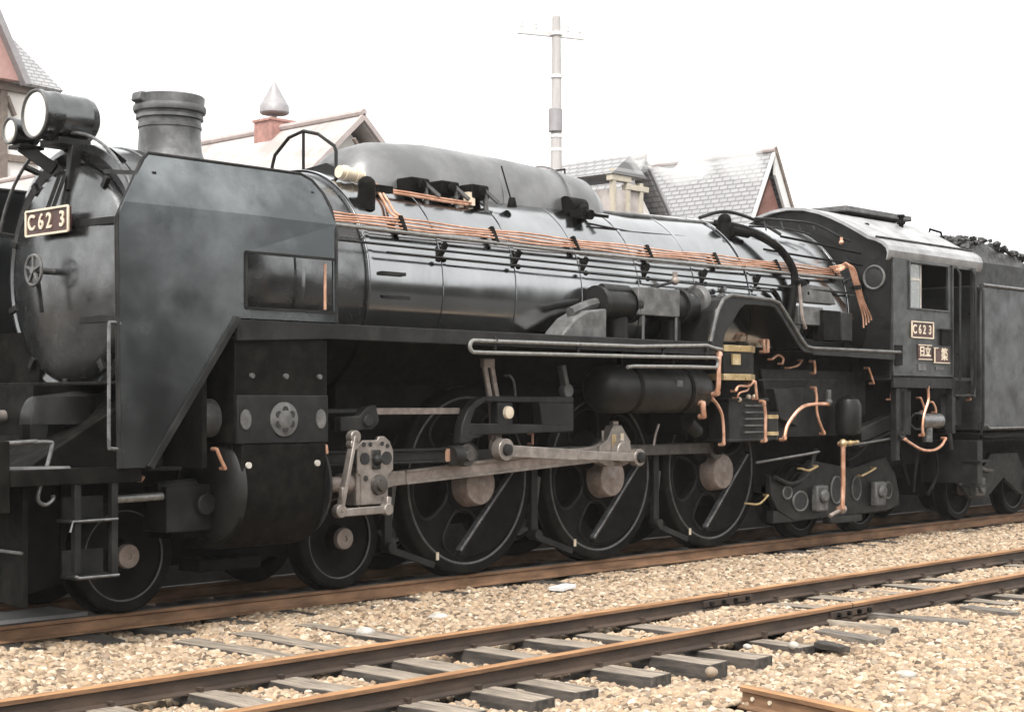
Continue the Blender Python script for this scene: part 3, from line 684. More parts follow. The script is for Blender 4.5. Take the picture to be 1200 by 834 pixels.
# front board of the dome and its valve
b = MB(); b.prism([(-.47, 3.35), (.47, 3.35), (.38, 3.66), (-.1, 3.70), (-.38, 3.58)], -3.12, -3.03, 'yz'); part(b, 'dome_front', 'black_paint', dome)
# hoop rail
b = MB(); hp = [(-3.3, .44, 3.45), (-3.3, .44, 3.70), (-3.3, .40, 3.80), (-3.3, .2, 3.935), (-3.3, 0, 3.97), (-3.3, -.2, 3.92), (-3.3, -.42, 3.79), (-3.3, -.44, 3.74), (-3.3, -.44, 3.45)]
b.tube(hp, .016, 8); b.tube([(-3.3, 0, 3.5), (-3.3, 0, 3.97)], .014, 8); part(b, 'hoop_rail', 'black_paint')
# clack valve and dark boxes below the dome
b = MB(); b.cyl(at(397, 201, -.52), at(424, 207, -.52), .055, n=16); b.cyl(at(402, 202, -.52), at(406, 203, -.52), .066, n=12); b.cyl(at(415, 205, -.52), at(419, 206, -.52), .066, n=12); part(b, 'clack_valve', 'plate_pale')
p = at(428, 231, -.74); b = MB(); b.cyl(p + Vector((0, 0, -.10)), p + Vector((0, -.03, .10)), .085, .07, 14); b.ball(p + Vector((0, -.02, .1)), .08); part(b, 'valve_body', 'chassis')
for i, px in enumerate((486, 521, 556)):
    p = at(px, 218 + i * 4, -.56)
    b = MB(); b.box(p.x - .13, p.x + .10, p.y - .10, p.y + .15, p.z - .07, p.z + .065); b.cyl(p + Vector((-.02, -.10, 0)), p + Vector((-.02, -.14, 0)), .05, n=12); v = part(b, 'sand_valve', 'chassis', bevel=.02)
    b = MB(); q = at(px + 14, 222 + i * 4, -.66); b.cyl(q + Vector((0, 0, -.16)), q + Vector((0, .02, .05)), .024, n=10); b.bar(q + Vector((-.02, 0, .05)), q + Vector((.14, -.02, -.05)), .03, .03); b.cyl(q + Vector((0, -.02, -.16)), q + Vector((0, 0, -.2)), .05, n=10); part(b, 'sand_pipe', 'grey_iron', v)
p = at(550, 232, -.62); b = MB(); b.box(p.x - .045, p.x + .045, p.y - .03, p.y + .03, p.z - .07, p.z + .05); part(b, 'brass_tag', 'plate_pale')
p = at(600, 238, -.66); b = MB(); b.cyl(p + Vector((0, 0, -.04)), p + Vector((0, 0, .05)), .05, .03, 12); b.tube([p, p + Vector((-.02, .12, .36))], .008, 6); part(b, 'oil_cup', 'chassis')
p = at(668, 238, -.50); b = MB(); b.cyl(p + Vector((-.1, -.02, -.03)), p + Vector((.18, 0, -.03)), .09, n=16); b.ball(p + Vector((.08, -.1, -.08)), .07); b.cyl(p + Vector((.0, -.16, -.12)), p + Vector((.0, -.28, -.14)), .05, n=12); b.bar(p + Vector((.1, -.05, -.1)), p + Vector((.24, -.3, -.14)), .03, .03); b.box(p.x - .12, p.x - .05, p.y - .25, p.y - .1, p.z - .17, p.z - .08); part(b, 'regulator_gear', 'chassis')
b = MB(); b.tube([at(682, 247, -.35), at(740, 252, -.42), at(800, 259, -.42), at(838, 262, -.42)], .024, 10); part(b, 'regulator_rod', 'grey_iron')
b = MB(); b.tube([at(690, 262, -.72), at(740, 272, -.72), at(800, 277, -.72), at(835, 279, -.7)], .011, 6); part(b, 'boiler_rod', 'black_paint')

# copper pipe bundle and rods along the boiler
for i, (z, yy) in enumerate(((3.145, -.905), (3.117, -.925), (3.089, -.945), (3.061, -.962))):
    b = MB(); pts = [(-4.05, yy + .01, z + .002)]
    for k in range(0, 27):
        x = -3.9 + k * .3; pts.append((x, yy - .02 - max(0, x) * .018, z - .008 * math.sin(k * 1.3 + i)))
    b.tube(pts, .0088, 8); part(b, 'copper_pipe', 'copper')
b = MB(); b.tube([(-4.05, -1.0, 3.03), (-1, -1.0, 3.015), (1, -1.03, 3.02), (3.9, -1.08, 3.03)], .017, 8); part(b, 'hand_rail', 'pipe_grey')
for k in range(7):
    x = -3.0 + k * 1.13
    b = MB(); yb = -.985 - max(0, x) * .018
    b.bar((x, yb - .01, 3.01), (x, yb + .07, 3.17), .05, .045, (1, 0, 0)); part(b, 'pipe_clip', 'chassis', bevel=.008)
for (z, yy, x1) in ((2.90, -1.06, 4.1), (2.83, -1.09, 2.3)):
    b = MB(); b.tube([(-4.0 if z > 2.85 else -3.3, yy, z), (0, yy - .01, z - .02), (x1, yy - .075, z - .04)], .012, 6); part(b, 'hand_rail', 'dusty_iron')
for k in range(7):
    x = -2.62 + k * .95
    b = MB(); b.bar((x, -.98 - max(0, x) * .02, 2.80), (x + .1, -1.0 - max(0, x) * .02, 2.97), .03, .05, (1, 0, 0)); b.ball((x, -1.07 - max(0, x) * .015, 2.815), .026); part(b, 'rail_bracket', 'chassis')
def cpipe(pts, r=.012, m='copper', name='copper_pipe', k=4):
    P = soft([at(*p) for p in pts], k)
    if name == 'copper_pipe' and len(pts) < 7 or name == 'oil_pipe':
        IN = Vector((0, .03, 0)); P = [P[0] + IN * 2, P[0] + IN * .3] + P + [P[-1] + IN * .3, P[-1] + IN * 2]
    b = MB(); b.tube(P, r, 8)
    if m == 'copper' and r > .0135 and len(pts) > 3:
        for e, q in ((P[2], P[3]), (P[-3], P[-4])): d = (q - e).normalized(); b.cyl(e, e + d * .035, r * 1.4, n=6)
    return part(b, name, m)
cpipe([(424, 206, -.56), (436, 214, -.60), (455, 222, -.64), (480, 226, -.66), (520, 233, -.67), (552, 238, -.66)])
cpipe([(426, 209, -.57), (440, 219, -.62), (455, 225, -.66), (480, 229, -.67), (520, 236, -.68), (548, 240, -.67)])
cpipe([(447, 224, -.66), (455, 236, -.75), (462, 248, -.86), (472, 255, -.92)])
cpipe([(443, 224, -.66), (450, 236, -.75), (457, 249, -.86), (468, 256, -.93)])
b = MB(); p = at(450, 222, -.66); b.box(p.x - .1, p.x + .08, p.y - .03, p.y + .03, p.z - .03, p.z + .03); part(b, 'pipe_clip', 'chassis')
for i in range(4):
    cpipe([(972 + i * 2, 313 + i * 2, -1.05), (985, 311 + i * 2, -1.12), (993 + i * 2, 309 + i, -1.2), (1000 + i * 2, 330, -1.22), (1006 + i * 2, 352, -1.22), (1011 + i * 3, 370, -1.22), (1012 + i * 3, 384 - i * 3, -1.22)], .010)
b = MB(); p = at(1003, 338, -1.22); b.bar(p + Vector((-.08, 0, 0)), p + Vector((.08, 0, .02)), .04, .05); part(b, 'pipe_clip', 'chassis')
# thick dark hose and white pipe on the firebox
cpipe([(836, 262, -.45), (870, 268, -.7), (905, 285, -.95), (922, 302, -1.06), (931, 322, -1.10), (930, 345, -1.12), (925, 375, -1.13), (922, 398, -1.14)], .045, 'chassis', 'steam_pipe', 5)
cpipe([(820, 255, -.3), (850, 248, -.35), (885, 258, -.5), (915, 275, -.75)], .02, 'dusty_iron', 'steam_pipe', 5)
cpipe([(905, 340, -1.12), (912, 350, -1.12), (918, 372, -1.14)], .03, 'chassis', 'steam_pipe')
p = at(849, 271, -.62); b = MB(); b.cyl(p + Vector((0, 0, -.14)), p + Vector((0, 0, .1)), .1, .07, 16); b.ball(p + Vector((0, 0, .12)), .08); b.cyl(p + Vector((.0, -.1, 0)), p + Vector((.25, -.14, -.02)), .05, n=12); part(b, 'safety_valve', 'chassis')
cpipe([(936, 333, -1.16), (938, 350, -1.17), (940, 372, -1.18), (944, 385, -1.18)], .022, 'pink_steel', 'water_pipe')
b = MB(); p = at(938, 332, -1.16); b.ball(p, .04); b.box(p.x - .08, p.x + .1, p.y - .02, p.y + .03, p.z - .02, p.z + .03); part(b, 'cock', 'chassis')
for (x0, y0_, x1, y1_, m, Y) in ((936, 358, 965, 382, 'grey_iron', -1.17), (965, 363, 986, 400, 'chassis', -1.22), (986, 366, 999, 400, 'dusty_iron', -1.23)):
    p, q = at(x0, y0_, Y), at(x1, y1_, Y); b = MB(); b.box(p.x, q.x, Y, Y + .14, q.z, p.z); part(b, 'gear_box', m, bevel=.01)
p, q = at(934, 333, -1.12), at(978, 357, -1.12); b = MB(); b.prism([(p.x, q.z), (q.x + .02, q.z), (q.x - .12, p.z), (p.x, p.z + .02)], -1.13, -1.05, 'xz'); part(b, 'casing_plate', 'grey_iron', bevel=.01)
for px, py in ((843, 340), (843, 350)):
    p = at(px, py, -1.08); b = MB(); b.cyl(p, p + Vector((0, -.06, .01)), .05 if py > 345 else .035, n=14); b.cyl(p + Vector((0, -.06, .01)), p + Vector((0, -.075, .012)), .03, n=6); part(b, 'washout_plug', 'grey_iron')
for px, py in ((457, 320), (462, 348)):
    p = at(px, py, -1.0); b = MB(); b.box(p.x - .13, p.x + .14, p.y - .05, p.y + .04, p.z - .02, p.z + .008); part(b, 'foot_step', 'dusty_iron')
for k in range(26):
    pass
# feed pump on the running board
b = MB(); b.prism([(-1.33, 2.17), (-1.28, 2.24), (-1.12, 2.37), (-.95, 2.44), (-.68, 2.47), (-.68, 2.17)], -1.30, -1.05, 'xz'); part(b, 'pipe_cover', 'grey_iron', bevel=.02)
cpipe([(668, 366, -1.2), (690, 357, -1.16), (712, 354, -1.12), (735, 356, -1.08)], .05, 'grey_iron', 'steam_pipe', 5)
b = MB(); b.cyl((-.62, -1.13, 2.53), (-.12, -1.13, 2.53), .15, n=24); b.cyl((-.66, -1.13, 2.53), (-.6, -1.13, 2.53), .17, n=24); b.cyl((-.2, -1.13, 2.53), (-.12, -1.13, 2.53), .175, n=24); b.cyl((-.6, -1.16, 2.66), (-.2, -1.16, 2.66), .06, n=14)
b.cyl((-.3, -1.1, 2.17), (-.3, -1.1, 2.45), .12, n=14); b.cyl((.55, -1.12, 2.17), (.55, -1.12, 2.45), .1, n=14); b.cyl((.4, -1.13, 2.55), (.85, -1.13, 2.55), .15, n=24); b.cyl((.62, -1.13, 2.55), (.67, -1.13, 2.55), .185, n=24); fp = part(b, 'feed_pump', 'black_paint', bevel=.006)
b = MB(); b.box(-.17, .46, -1.30, -1.27, 2.43, 2.705); b.box(-.17, .46, -1.27, -1.08, 2.675, 2.705); b.box(-.2, -.17, -1.30, -1.1, 2.43, 2.70); part(b, 'pump_cover', 'grey_iron', fp, bevel=.01)
b = MB(); b.tube([(-.12, -1.29, 2.16), (-.12, -1.29, 2.43)], .014, 8); b.tube([(.41, -1.29, 2.16), (.41, -1.29, 2.43)], .014, 8); part(b, 'pump_legs', 'grey_iron', fp)
b = MB(); p = at(806, 355, -1.16); b.ball(p, .10); b.cyl(p + Vector((-.3, .06, .06)), p, .07, .09, 16); part(b, 'pump_valve', 'grey_iron', fp)
b = MB(); p = at(815, 353, -1.12); b.lathe([(-.03, .14), (0, .17), (.04, .17), (.06, .13)], p, 'x', 24); part(b, 'pump_flange', 'grey_iron', fp)
cpipe([(708, 337, -1.16), (720, 338, -1.16), (755, 339, -1.18), (775, 334, -1.18), (788, 331, -1.16)], .014, 'dusty_iron', 'oil_pipe')
b = MB(); p = at(791, 329, -1.14); b.ball(p, .045); b.cyl(p, p + Vector((0, 0, .09)), .025, n=10); part(b, 'cock', 'pink_steel')

# running boards
def rb(sgn, name):
    s = sgn
    b = MB(); y0, y1 = sorted((s * .85, s * 1.40))
    b.box(-5.08, .92, y0, y1, 2.155, 2.175); b.box(2.62, 4.5, y0, y1, 2.155, 2.175); o = part(b, name, 'chassis')
    b = MB(); ya, yb = sorted((s * 1.40, s * 1.425))
    b.prism([(-5.10, 2.19), (.80, 2.19), (.80, 2.06), (-4.2, 2.07), (-5.10, 2.03)], ya, yb, 'xz'); part(b, 'edge_board', 'dusty_iron', o, bevel=.006)
    # the arch over the reversing gear
    outer = [(.80, 2.19), (.86, 2.36), (.93, 2.52), (1.02, 2.63), (1.16, 2.68), (1.9, 2.665), (2.03, 2.64), (2.12, 2.57), (2.50, 2.24), (2.58, 2.19), (2.70, 2.175)]
    inner = [(2.70, 2.12), (2.54, 2.13), (2.44, 2.18), (2.04, 2.53), (1.97, 2.585), (1.9, 2.60), (1.42, 2.60), (1.33, 2.55), (1.06, 2.28), (.98, 2.06), (.80, 2.06)]
    b = MB(); b.prism(outer + inner, ya, yb, 'xz'); part(b, 'arch_board', 'black_paint', o, bevel=.008)
    b = MB(); n_ = len(outer)
    for (p, q) in zip(outer, outer[1:]):
        b.face(b.vs([(p[0], s * 1.39, p[1] - .004), (q[0], s * 1.39, q[1] - .004), (q[0], s * .9, q[1] - .004), (p[0], s * .9, p[1] - .004)]))
    part(b, 'arch_top', 'black_paint', o)
    b = MB(); b.tube([(p[0], s * 1.43, p[1] + .004) for p in outer] + [(4.6, s * 1.43, 2.18)], .02, 8); part(b, 'edge_bead', 'grey_iron', o)
    b = MB(); b.prism([(2.70, 2.165), (4.5, 2.165), (4.5, 2.09), (2.70, 2.11)], ya, yb, 'xz'); part(b, 'edge_board', 'black_paint', o)
    return o
rb(-1, 'running_board'); rb(1, 'running_board')
# looped cooling pipe under the running board
b = MB(); lp = [(.98, 2.12), (.86, 2.13), (.72, 2.155), (-.4, 2.115), (-2.55, 2.105)] + arc(-2.62, 2.055, .05, 100, 260, 8) + [(-2.5, 2.005), (-.4, 2.02), (.8, 2.035)] + arc(.86, 1.985, .05, 90, -90, 8) + [(.4, 1.935), (-.45, 1.925), (-.55, 1.915)]
b.tube([(p[0], -1.44, p[1] - .0) for p in lp], .0185, 8); cp_ = part(b, 'cooling_pipe', 'pipe_grey')
for x in (-2.35, -1.25, .02, .72):
    b = MB(); b.bar((x, -1.425, 2.0), (x, -1.425, 2.14), .028, .02, (0, 1, 0)); b.bar((x, -1.45, 2.10), (x, -1.40, 2.16), .03, .02, (1, 0, 0)); part(b, 'pipe_hanger', 'dusty_iron', cp_)
# air tank
b = MB(); b.lathe([(-.66, .02), (-.65, .12), (-.6, .2), (-.52, .235), (.93, .235), (1.01, .2), (1.06, .12), (1.07, .02)], (0, -1.12, 1.71), 'x', 40); at_ = part(b, 'air_tank', 'black_paint', smooth=50)
for x in (-.2, .62):
    b = MB(); b.lathe([(x - .03, .24), (x + .03, .24)], (0, -1.12, 1.71), 'x', 40); b.box(x - .02, x + .02, -1.1, -1.04, 1.9, 2.16); part(b, 'tank_strap', 'chassis', at_)
b = MB(); b.box(.34, .44, -1.353, -1.34, 1.74, 1.80); part(b, 'tank_label', 'grey_iron', at_)
p = at(806, 495, -1.1); b = MB(); b.cyl(p, p + Vector((.16, 0, -.1)), .07, n=14); part(b, 'drain_valve', 'dusty_iron', at_)

# lubricator
b = MB(); b.prism([(1.12, -1.36), (1.5, -1.42), (1.75, -1.30), (1.75, -1.05), (1.12, -1.05)], 1.81, 2.17, 'xy'); lub = part(b, 'lubricator', 'black_paint', smooth=20, bevel=.006)
for z in (1.845, 2.14):
    b = MB(); b.prism([(1.112, -1.372), (1.5, -1.434), (1.762, -1.31), (1.762, -1.05), (1.112, -1.05)], z - .033, z + .033, 'xy'); part(b, 'brass_strap', 'brass', lub, smooth=20, bevel=.004)
b = MB(); p = at(863, 421, -1.40); b.box(p.x - .07, p.x + .07, -1.405, -1.385, p.z - .055, p.z + .055); o = part(b, 'brass_label', 'brass', lub)
o.matrix_world = o.matrix_world
b = MB(); b.cyl((1.5, -1.3, 2.17), (1.5, -1.3, 2.22), .05, n=14); b.bar((1.2, -1.25, 2.2), (1.7, -1.25, 2.2), .04, .03); part(b, 'lubricator_lid', 'chassis', lub)
cpipe([(843, 413, -1.44), (842, 430, -1.44), (842, 450, -1.44), (840, 462, -1.42)], .026)
cpipe([(824, 472, -1.36), (824, 480, -1.36), (825, 488, -1.35)], .028)
cpipe([(834, 467, -1.32), (840, 473, -1.32), (846, 486, -1.33), (848, 505, -1.33), (848, 521, -1.33)], .016)
cpipe([(895, 470, -1.33), (897, 485, -1.33), (897, 500, -1.33), (897, 517, -1.33)], .018)
cpipe([(862, 458, -1.36), (866, 452, -1.37), (878, 452, -1.37), (883, 446, -1.37)], .014)
cpipe([(885, 447, -1.37), (886, 458, -1.37), (887, 467, -1.36)], .016)
cpipe([(864, 466, -1.34), (867, 460, -1.36), (876, 457, -1.36), (878, 450, -1.36)], .01)
cpipe([(895, 399, -1.2), (895, 404, -1.2), (896, 412, -1.2)], .018); cpipe([(900, 399, -1.2), (900, 404, -1.2), (900, 412, -1.2)], .018)
cpipe([(905, 421, -1.16), (912, 416, -1.16), (918, 420, -1.16), (917, 426, -1.16)], .012)
cpipe([(925, 431, -1.16), (935, 428, -1.16), (940, 422, -1.16)], .012)
cpipe([(954, 423, -1.25), (955, 430, -1.25), (955, 437, -1.25)], .016)
cpipe([(955, 454, -1.25), (957, 465, -1.25), (957, 480, -1.25), (960, 493, -1.25), (966, 508, -1.25)], .016)
cpipe([(919, 515, -1.2), (922, 500, -1.2), (930, 487, -1.22), (940, 477, -1.25), (952, 473.5, -1.25), (971, 473, -1.25)], .021)
cpipe([(988, 520, -1.28), (988, 545, -1.28), (988, 570, -1.28), (987, 596, -1.28)], .027)
cpipe([(1018, 431, -1.3), (1021, 440, -1.3), (1024, 449, -1.3)], .014)
cpipe([(1087, 452, -1.38), (1088, 468, -1.38), (1083, 485, -1.38), (1081, 500, -1.38), (1082, 510, -1.38)], .018)
cpipe([(1079, 466, -1.36), (1082, 474, -1.36), (1084, 482, -1.36)], .014); cpipe([(1093, 471, -1.36), (1096, 477, -1.36), (1097, 483, -1.36)], .014)
cpipe([(1060, 514, -1.36), (1070, 521, -1.36), (1082, 527, -1.36), (1095, 527, -1.36), (1104, 521, -1.36), (1108, 513, -1.36)], .017)
cpipe([(1044, 468, -1.3), (1046, 458, -1.3), (1056, 457, -1.3)], .013); cpipe([(1068, 444, -1.38), (1068, 452, -1.38)], .016)
cpipe([(1138, 463, -1.36), (1137, 468, -1.36)], .016)
cpipe([(254, 526, -1.36), (258, 536, -1.36), (264, 549, -1.36)], .014); cpipe([(382, 522, -1.4), (383, 530, -1.4)], .014)
cpipe([(132, 560, -1.2), (145, 561, -1.2), (155, 563, -1.2)], .012); cpipe([(165, 563, -1.2), (168, 559, -1.2)], .012)
cpipe([(940, 549, -1.0), (948, 551, -1.0), (958, 546, -1.0)], .014, 'brass', 'oil_pipe'); cpipe([(1010, 557, -1.0), (1018, 553, -1.0), (1026, 548, -1.0)], .014, 'brass', 'oil_pipe')
cpipe([(878, 590, -1.0), (890, 590, -1.0), (900, 580, -1.0)], .012, 'brass', 'oil_pipe')
# pump under the lubricator
b = MB(); b.box(1.36, 2.05, -1.26, -1.0, 1.19, 1.62); b.box(1.33, 2.08, -1.28, -.98, 1.60, 1.63); b.box(1.33, 2.08, -1.28, -.98, 1.17, 1.20)
pm = part(b, 'air_pump', 'dusty_iron', bevel=.01)
for z in (1.27, 1.34, 1.41, 1.48, 1.55):
    b = MB(); b.box(1.62, 1.98, -1.285, -1.26, z - .008, z + .008); part(b, 'cooling_fin', 'grey_iron', pm)
b = MB(); b.cyl((2.2, -1.2, 1.18), (2.2, -1.2, 1.48), .09, n=18); part(b, 'pump_cylinder', 'dusty_iron', pm)
for z in (1.25, 1.43):
    b = MB(); b.cyl((2.2, -1.2, z - .02), (2.2, -1.2, z + .02), .096, n=18); part(b, 'brass_band', 'brass', pm)
for px, py in ((866, 468), (877, 465), (884, 465)):
    p = at(px, py, -1.26); b = MB(); b.ball(p, .03); part(b, 'oil_cup', 'plate_pale', pm)
# barrel of the injector side and clack
b = MB(); b.lathe([(1.20, .06), (1.22, .13), (1.28, .15), (1.55, .15), (1.62, .12), (1.66, .05)], (3.78, -1.22, 0), 'z', 24); part(b, 'injector_body', 'black_paint')
b = MB(); p = at(971, 471, -1.25); b.ball(p, .045); b.cyl(p, p + Vector((0, 0, .14)), .03, n=10); part(b, 'cock', 'grey_iron')
b = MB(); b.tube([at(1001, 470, -1.25), at(1001, 481, -1.25)], .018, 8); part(b, 'gauge_glass', 'plate_pale')
b = MB(); p = at(988, 519, -1.28); b.ball(p, .05); b.cyl(p, p + Vector((.32, 0, .01)), .022, n=10); b.ball(p + Vector((.15, 0, 0)), .035); part(b, 'cock', 'brass')
b = MB(); p = at(987, 596, -1.26); b.ball(p, .055); b.cyl(p, p + Vector((-.22, .03, -.07)), .022, n=10); part(b, 'cock', 'pink_steel')
# long thin rods on the right
cpipe([(886, 542, -1.15), (945, 532, -1.2), (960, 529, -1.2)], .014, 'grey_iron', 'brake_rod', 1); cpipe([(990, 522, -1.25), (1020, 518, -1.25), (1060, 511, -1.25)], .014, 'grey_iron', 'brake_rod', 1)
cpipe([(888, 445, -1.2), (930, 445.5, -1.2), (980, 446, -1.2)], .010, 'dusty_iron', 'brake_rod', 1)
# firebox side, ash pan with sloping flank, sand pipe clutter
b = MB(); b.prism([(2.3, 1.95), (4.5, 1.95), (4.5, 1.45), (3.9, 1.2), (2.5, 1.2)], -1.02, -.95, 'xz'); part(b, 'ash_pan', 'dusty_iron')
b = MB(); p, q = at(905, 455, -1.1), at(940, 500, -1.1); b.prism([(p.x, p.z), (q.x, p.z + .02), (q.x - .1, q.z), (p.x + .12, q.z + .1)], -1.12, -1.03, 'xz'); part(b, 'ash_door', 'dusty_iron', bevel=.01)
b = MB(); p, q = at(1003, 510, -1.15), at(1050, 490, -1.15); b.bar(p, q, .14, .17); b.bar(p + Vector((0, 0, -.13)), q + Vector((0, 0, -.12)), .1, .04); part(b, 'frame_strut', 'dusty_iron', bevel=.01)

# ------------------------------------------------------------------ frames
b = MB()
for s in (-1, 1): b.box(-6.3, 6.4, s * .46 - .02, s * .46 + .02, .62, 1.42)
b.box(-6.2, -4.0, -.46, .46, .7, 1.7)
for x in (-2.9, -.95, .95, 2.7): b.box(x - .1, x + .1, -.46, .46, .45, 1.6)
b.box(-3.6, 2.9, -.1, .1, .42, 1.3)
part(b, 'main_frame', 'chassis', bevel=.004)
b = MB(); b.box(-6.9, -5.55, -1.38, 1.38, 1.09, 1.115); b.box(-6.98, -6.9, -1.38, 1.38, .85, 1.32)
b.box(-6.9, -5.9, -1.4, -1.36, 1.02, 1.13); b.box(-6.9, -5.9, 1.36, 1.4, 1.02, 1.13); part(b, 'front_deck', 'chassis', bevel=.006)
b = MB(); b.prism([(-6.6, 1.1), (-5.5, 1.74), (-5.45, 1.74), (-5.45, 1.1)], -1.0, 1.0, 'xz'); b.box(-5.9, -5.2, -1.06, 1.06, 1.70, 1.73); part(b, 'front_casing', 'chassis', bevel=.01)
b = MB(); b.box(-5.36, -5.32, -1.36, -.5, 1.1, 2.14); b.box(-5.62, -5.58, .45, 1.38, 1.1, 2.14); b.box(-5.36, -4.2, -.9, .9, 1.3, 1.95); part(b, 'saddle_plate', 'chassis')
b = MB(); b.cyl((-6.05, -.62, 1.42), (-6.05, -.62, 1.62), .22, n=26); b.lathe([(-6.24, .16), (-6.22, .2), (-5.9, .24), (-5.6, .24)], (0, -.50, 1.42), 'x', 30); part(b, 'valve_casing', 'black_paint')
b = MB(); b.lathe([(-6.55, .03), (-6.53, .06), (-6.45, .07), (-6.40, .05), (-6.2, .05)], (0, -.05, 1.47), 'x', 20); part(b, 'lamp_iron', 'steel', bevel=.003)
b = MB(); b.tube([(-6.99, -1.30, 1.30), (-6.66, -1.30, 1.315)], .015, 8); b.tube(soft([at(40, 518, -1.3), at(58, 518, -1.3), at(61, 522, -1.3), at(54, 550, -1.3), at(45, 578, -1.3), at(46, 588, -1.3), at(54, 591, -1.3), at(62, 585, -1.3), at(62, 580, -1.3)], 4), .014, 8); part(b, 'coupling_lever', 'worn_lit_edge')
b = MB(); b.tube([(-6.97, -1.36, 1.135), (-6.45, -1.36, 1.125)], .02, 8); part(b, 'edge_bead', 'grey_iron')
# pilot plates under the front deck
b = MB(); b.prism([(-1.28, .20), (-.75, .23), (.6, .25), (1.28, .2), (1.28, 1.0), (-1.28, 1.0)], -6.75, -6.71, 'yz'); b.prism([(-6.75, .2), (-6.3, .3), (-6.3, 1.0), (-6.75, 1.0)], -.98, -.95, 'xz'); b.prism([(-6.75, .2), (-6.3, .3), (-6.3, 1.0), (-6.75, 1.0)], .95, .98, 'xz'); b.box(-6.3, -6.26, -1.0, 1.0, .30, 1.08); part(b, 'pilot', 'chassis', bevel=.006)
b = MB(); b.tube([(-6.76, .9, .58), (-6.76, -1.28, .57)], .012, 6); part(b, 'pilot_rail', 'grey_iron')
# entrance steps
b = MB(); b.box(-6.42, -6.37, -1.38, -1.33, .42, 1.1); b.box(-6.13, -6.08, -1.38, -1.33, .38, 1.1); b.box(-6.42, -6.08, -1.40, -1.2, .37, .392); b.box(-6.46, -6.10, -1.40, -1.2, .755, .777); b.box(-6.42, -6.1, -1.225, -1.21, .39, .56); b.box(-6.42, -6.1, -1.225, -1.21, .777, .93)
stp = part(b, 'front_steps', 'dusty_iron', bevel=.004)
b = MB(); b.tube([(-6.43, -1.405, .40), (-6.40, -1.405, .385), (-6.09, -1.405, .385)], .01, 6); b.tube([(-6.47, -1.405, .70), (-6.45, -1.405, .77), (-6.1, -1.405, .772)], .009, 6); part(b, 'step_edge', 'worn_lit_edge', stp)

# ------------------------------------------------------------------ cylinders
def cylinder(s):
    b = MB(); y0, y1 = sorted((s * .6, s * 1.40))
    b.box(-5.10, -4.21, y0, y1, 1.27, 2.06); b.lathe([(-5.03, .39), (-4.25, .39)], (0, s * 1.02, .93), 'x', 48); b.box(-5.06, -4.24, y0, s * 1.0 if s > 0 else y1, .9, 1.3) if s > 0 else b.box(-5.06, -4.24, -1.3, -.6, 1.0, 1.3)
    cyl = part(b, 'cylinder', 'chassis', smooth=30, bevel=.01)
    b = MB(); b.prism([(s * 1.415, 1.268), (s * 1.415, .86), (s * 1.38, .70), (s * 1.29, .57), (s * 1.16, .49), (s * 1.0, .46), (s * .7, .46), (s * .7, 1.268)], -5.045, -4.235, 'yz'); part(b, 'cylinder_casing', 'chassis', cyl, smooth=30, bevel=.012)
    b = MB(); ya, yb = sorted((s * 1.40, s * 1.422)); b.box(-5.09, -4.22, ya, yb, 1.27, 1.63); part(b, 'valve_cover_plate', 'dusty_iron', cyl, bevel=.006)
    b = MB(); b.lathe([(-5.27, .09), (-5.25, .13), (-5.14, .145), (-5.09, .145)], (0, s * 1.1, 1.46), 'x', 30); b.lathe([(-4.22, .145), (-4.12, .14), (-4.08, .11), (-4.06, .06)], (0, s * 1.1, 1.46), 'x', 30); part(b, 'valve_chest_cover', 'grey_iron', cyl)
    b = MB(); b.lathe([(-5.10, .2), (-5.09, .33), (-5.06, .40), (-5.02, .43)], (0, s * 1.02, .93), 'x', 44); b.lathe([(-4.24, .45), (-4.19, .42), (-4.15, .3), (-4.1, .12), (-4.0, .09)], (0, s * 1.02, .93), 'x', 44); part(b, 'cylinder_head', 'black_paint', cyl, smooth=50)
    if s < 0:
        b = MB(); b.lathe([(-1.422, .13), (-1.435, .13), (-1.44, .1), (-1.455, .03)], (-4.66, 0, 1.45), 'y', 30)
        ro = part(b, 'round_cover', 'grey_iron', cyl)
        b = MB()
        for k in range(6):
            a = R(60 * k + 30); b.cyl((-4.66 + .072 * math.cos(a), -1.436, 1.45 + .072 * math.sin(a)), (-4.66 + .072 * math.cos(a), -1.447, 1.45 + .072 * math.sin(a)), .028, n=14)
        part(b, 'cover_holes', 'dark_inside', cyl)
        for x in (-5.02, -4.30):
            b = MB(); b.lathe([(-1.42, .06), (-1.435, .06), (-1.44, .02)], (0, 0, 0), 'y', 20)
            for v in b.bm.verts: v.co = Vector((x + v.co.x * .8, v.co.y, 1.45 + v.co.z * 1.25))
            part(b, 'oval_cover', 'grey_iron', cyl)
        for x in (-4.95, -4.63, -4.3):
            b = MB(); b.cyl((x, -1.40, 1.775), (x, -1.425, 1.775), .02, n=8); part(b, 'cover_bolt', 'grey_iron', cyl)
        for x in (-4.99, -4.33):
            b = MB(); b.cyl((x, -1.40, 1.11), (x, -1.432, 1.11), .024, n=14); part(b, 'drain_plug', 'pale_wood', cyl)
cylinder(-1); cylinder(1)
b = MB(); b.box(-5.3, -4.1, -.9, .9, .55, .75); part(b, 'cylinder_saddle', 'chassis')
b = MB(); p = at(215, 590, -1.0); b.box(p.x - .22, p.x + .2, -1.1, -.8, p.z - .2, p.z + .14); b.cyl((p.x - .25, -1.0, p.z + .12), (p.x + .1, -1.0, p.z + .14), .05, n=12); b.cyl((p.x + .1, -1.1, p.z), (p.x + .1, -1.16, p.z), .08, n=14); part(b, 'drain_gear', 'dusty_iron', bevel=.01)
b = MB(); b.tube([at(132, 585, -1.05), at(190, 581, -1.05)], .03, 10); part(b, 'brake_pipe', 'pipe_grey')

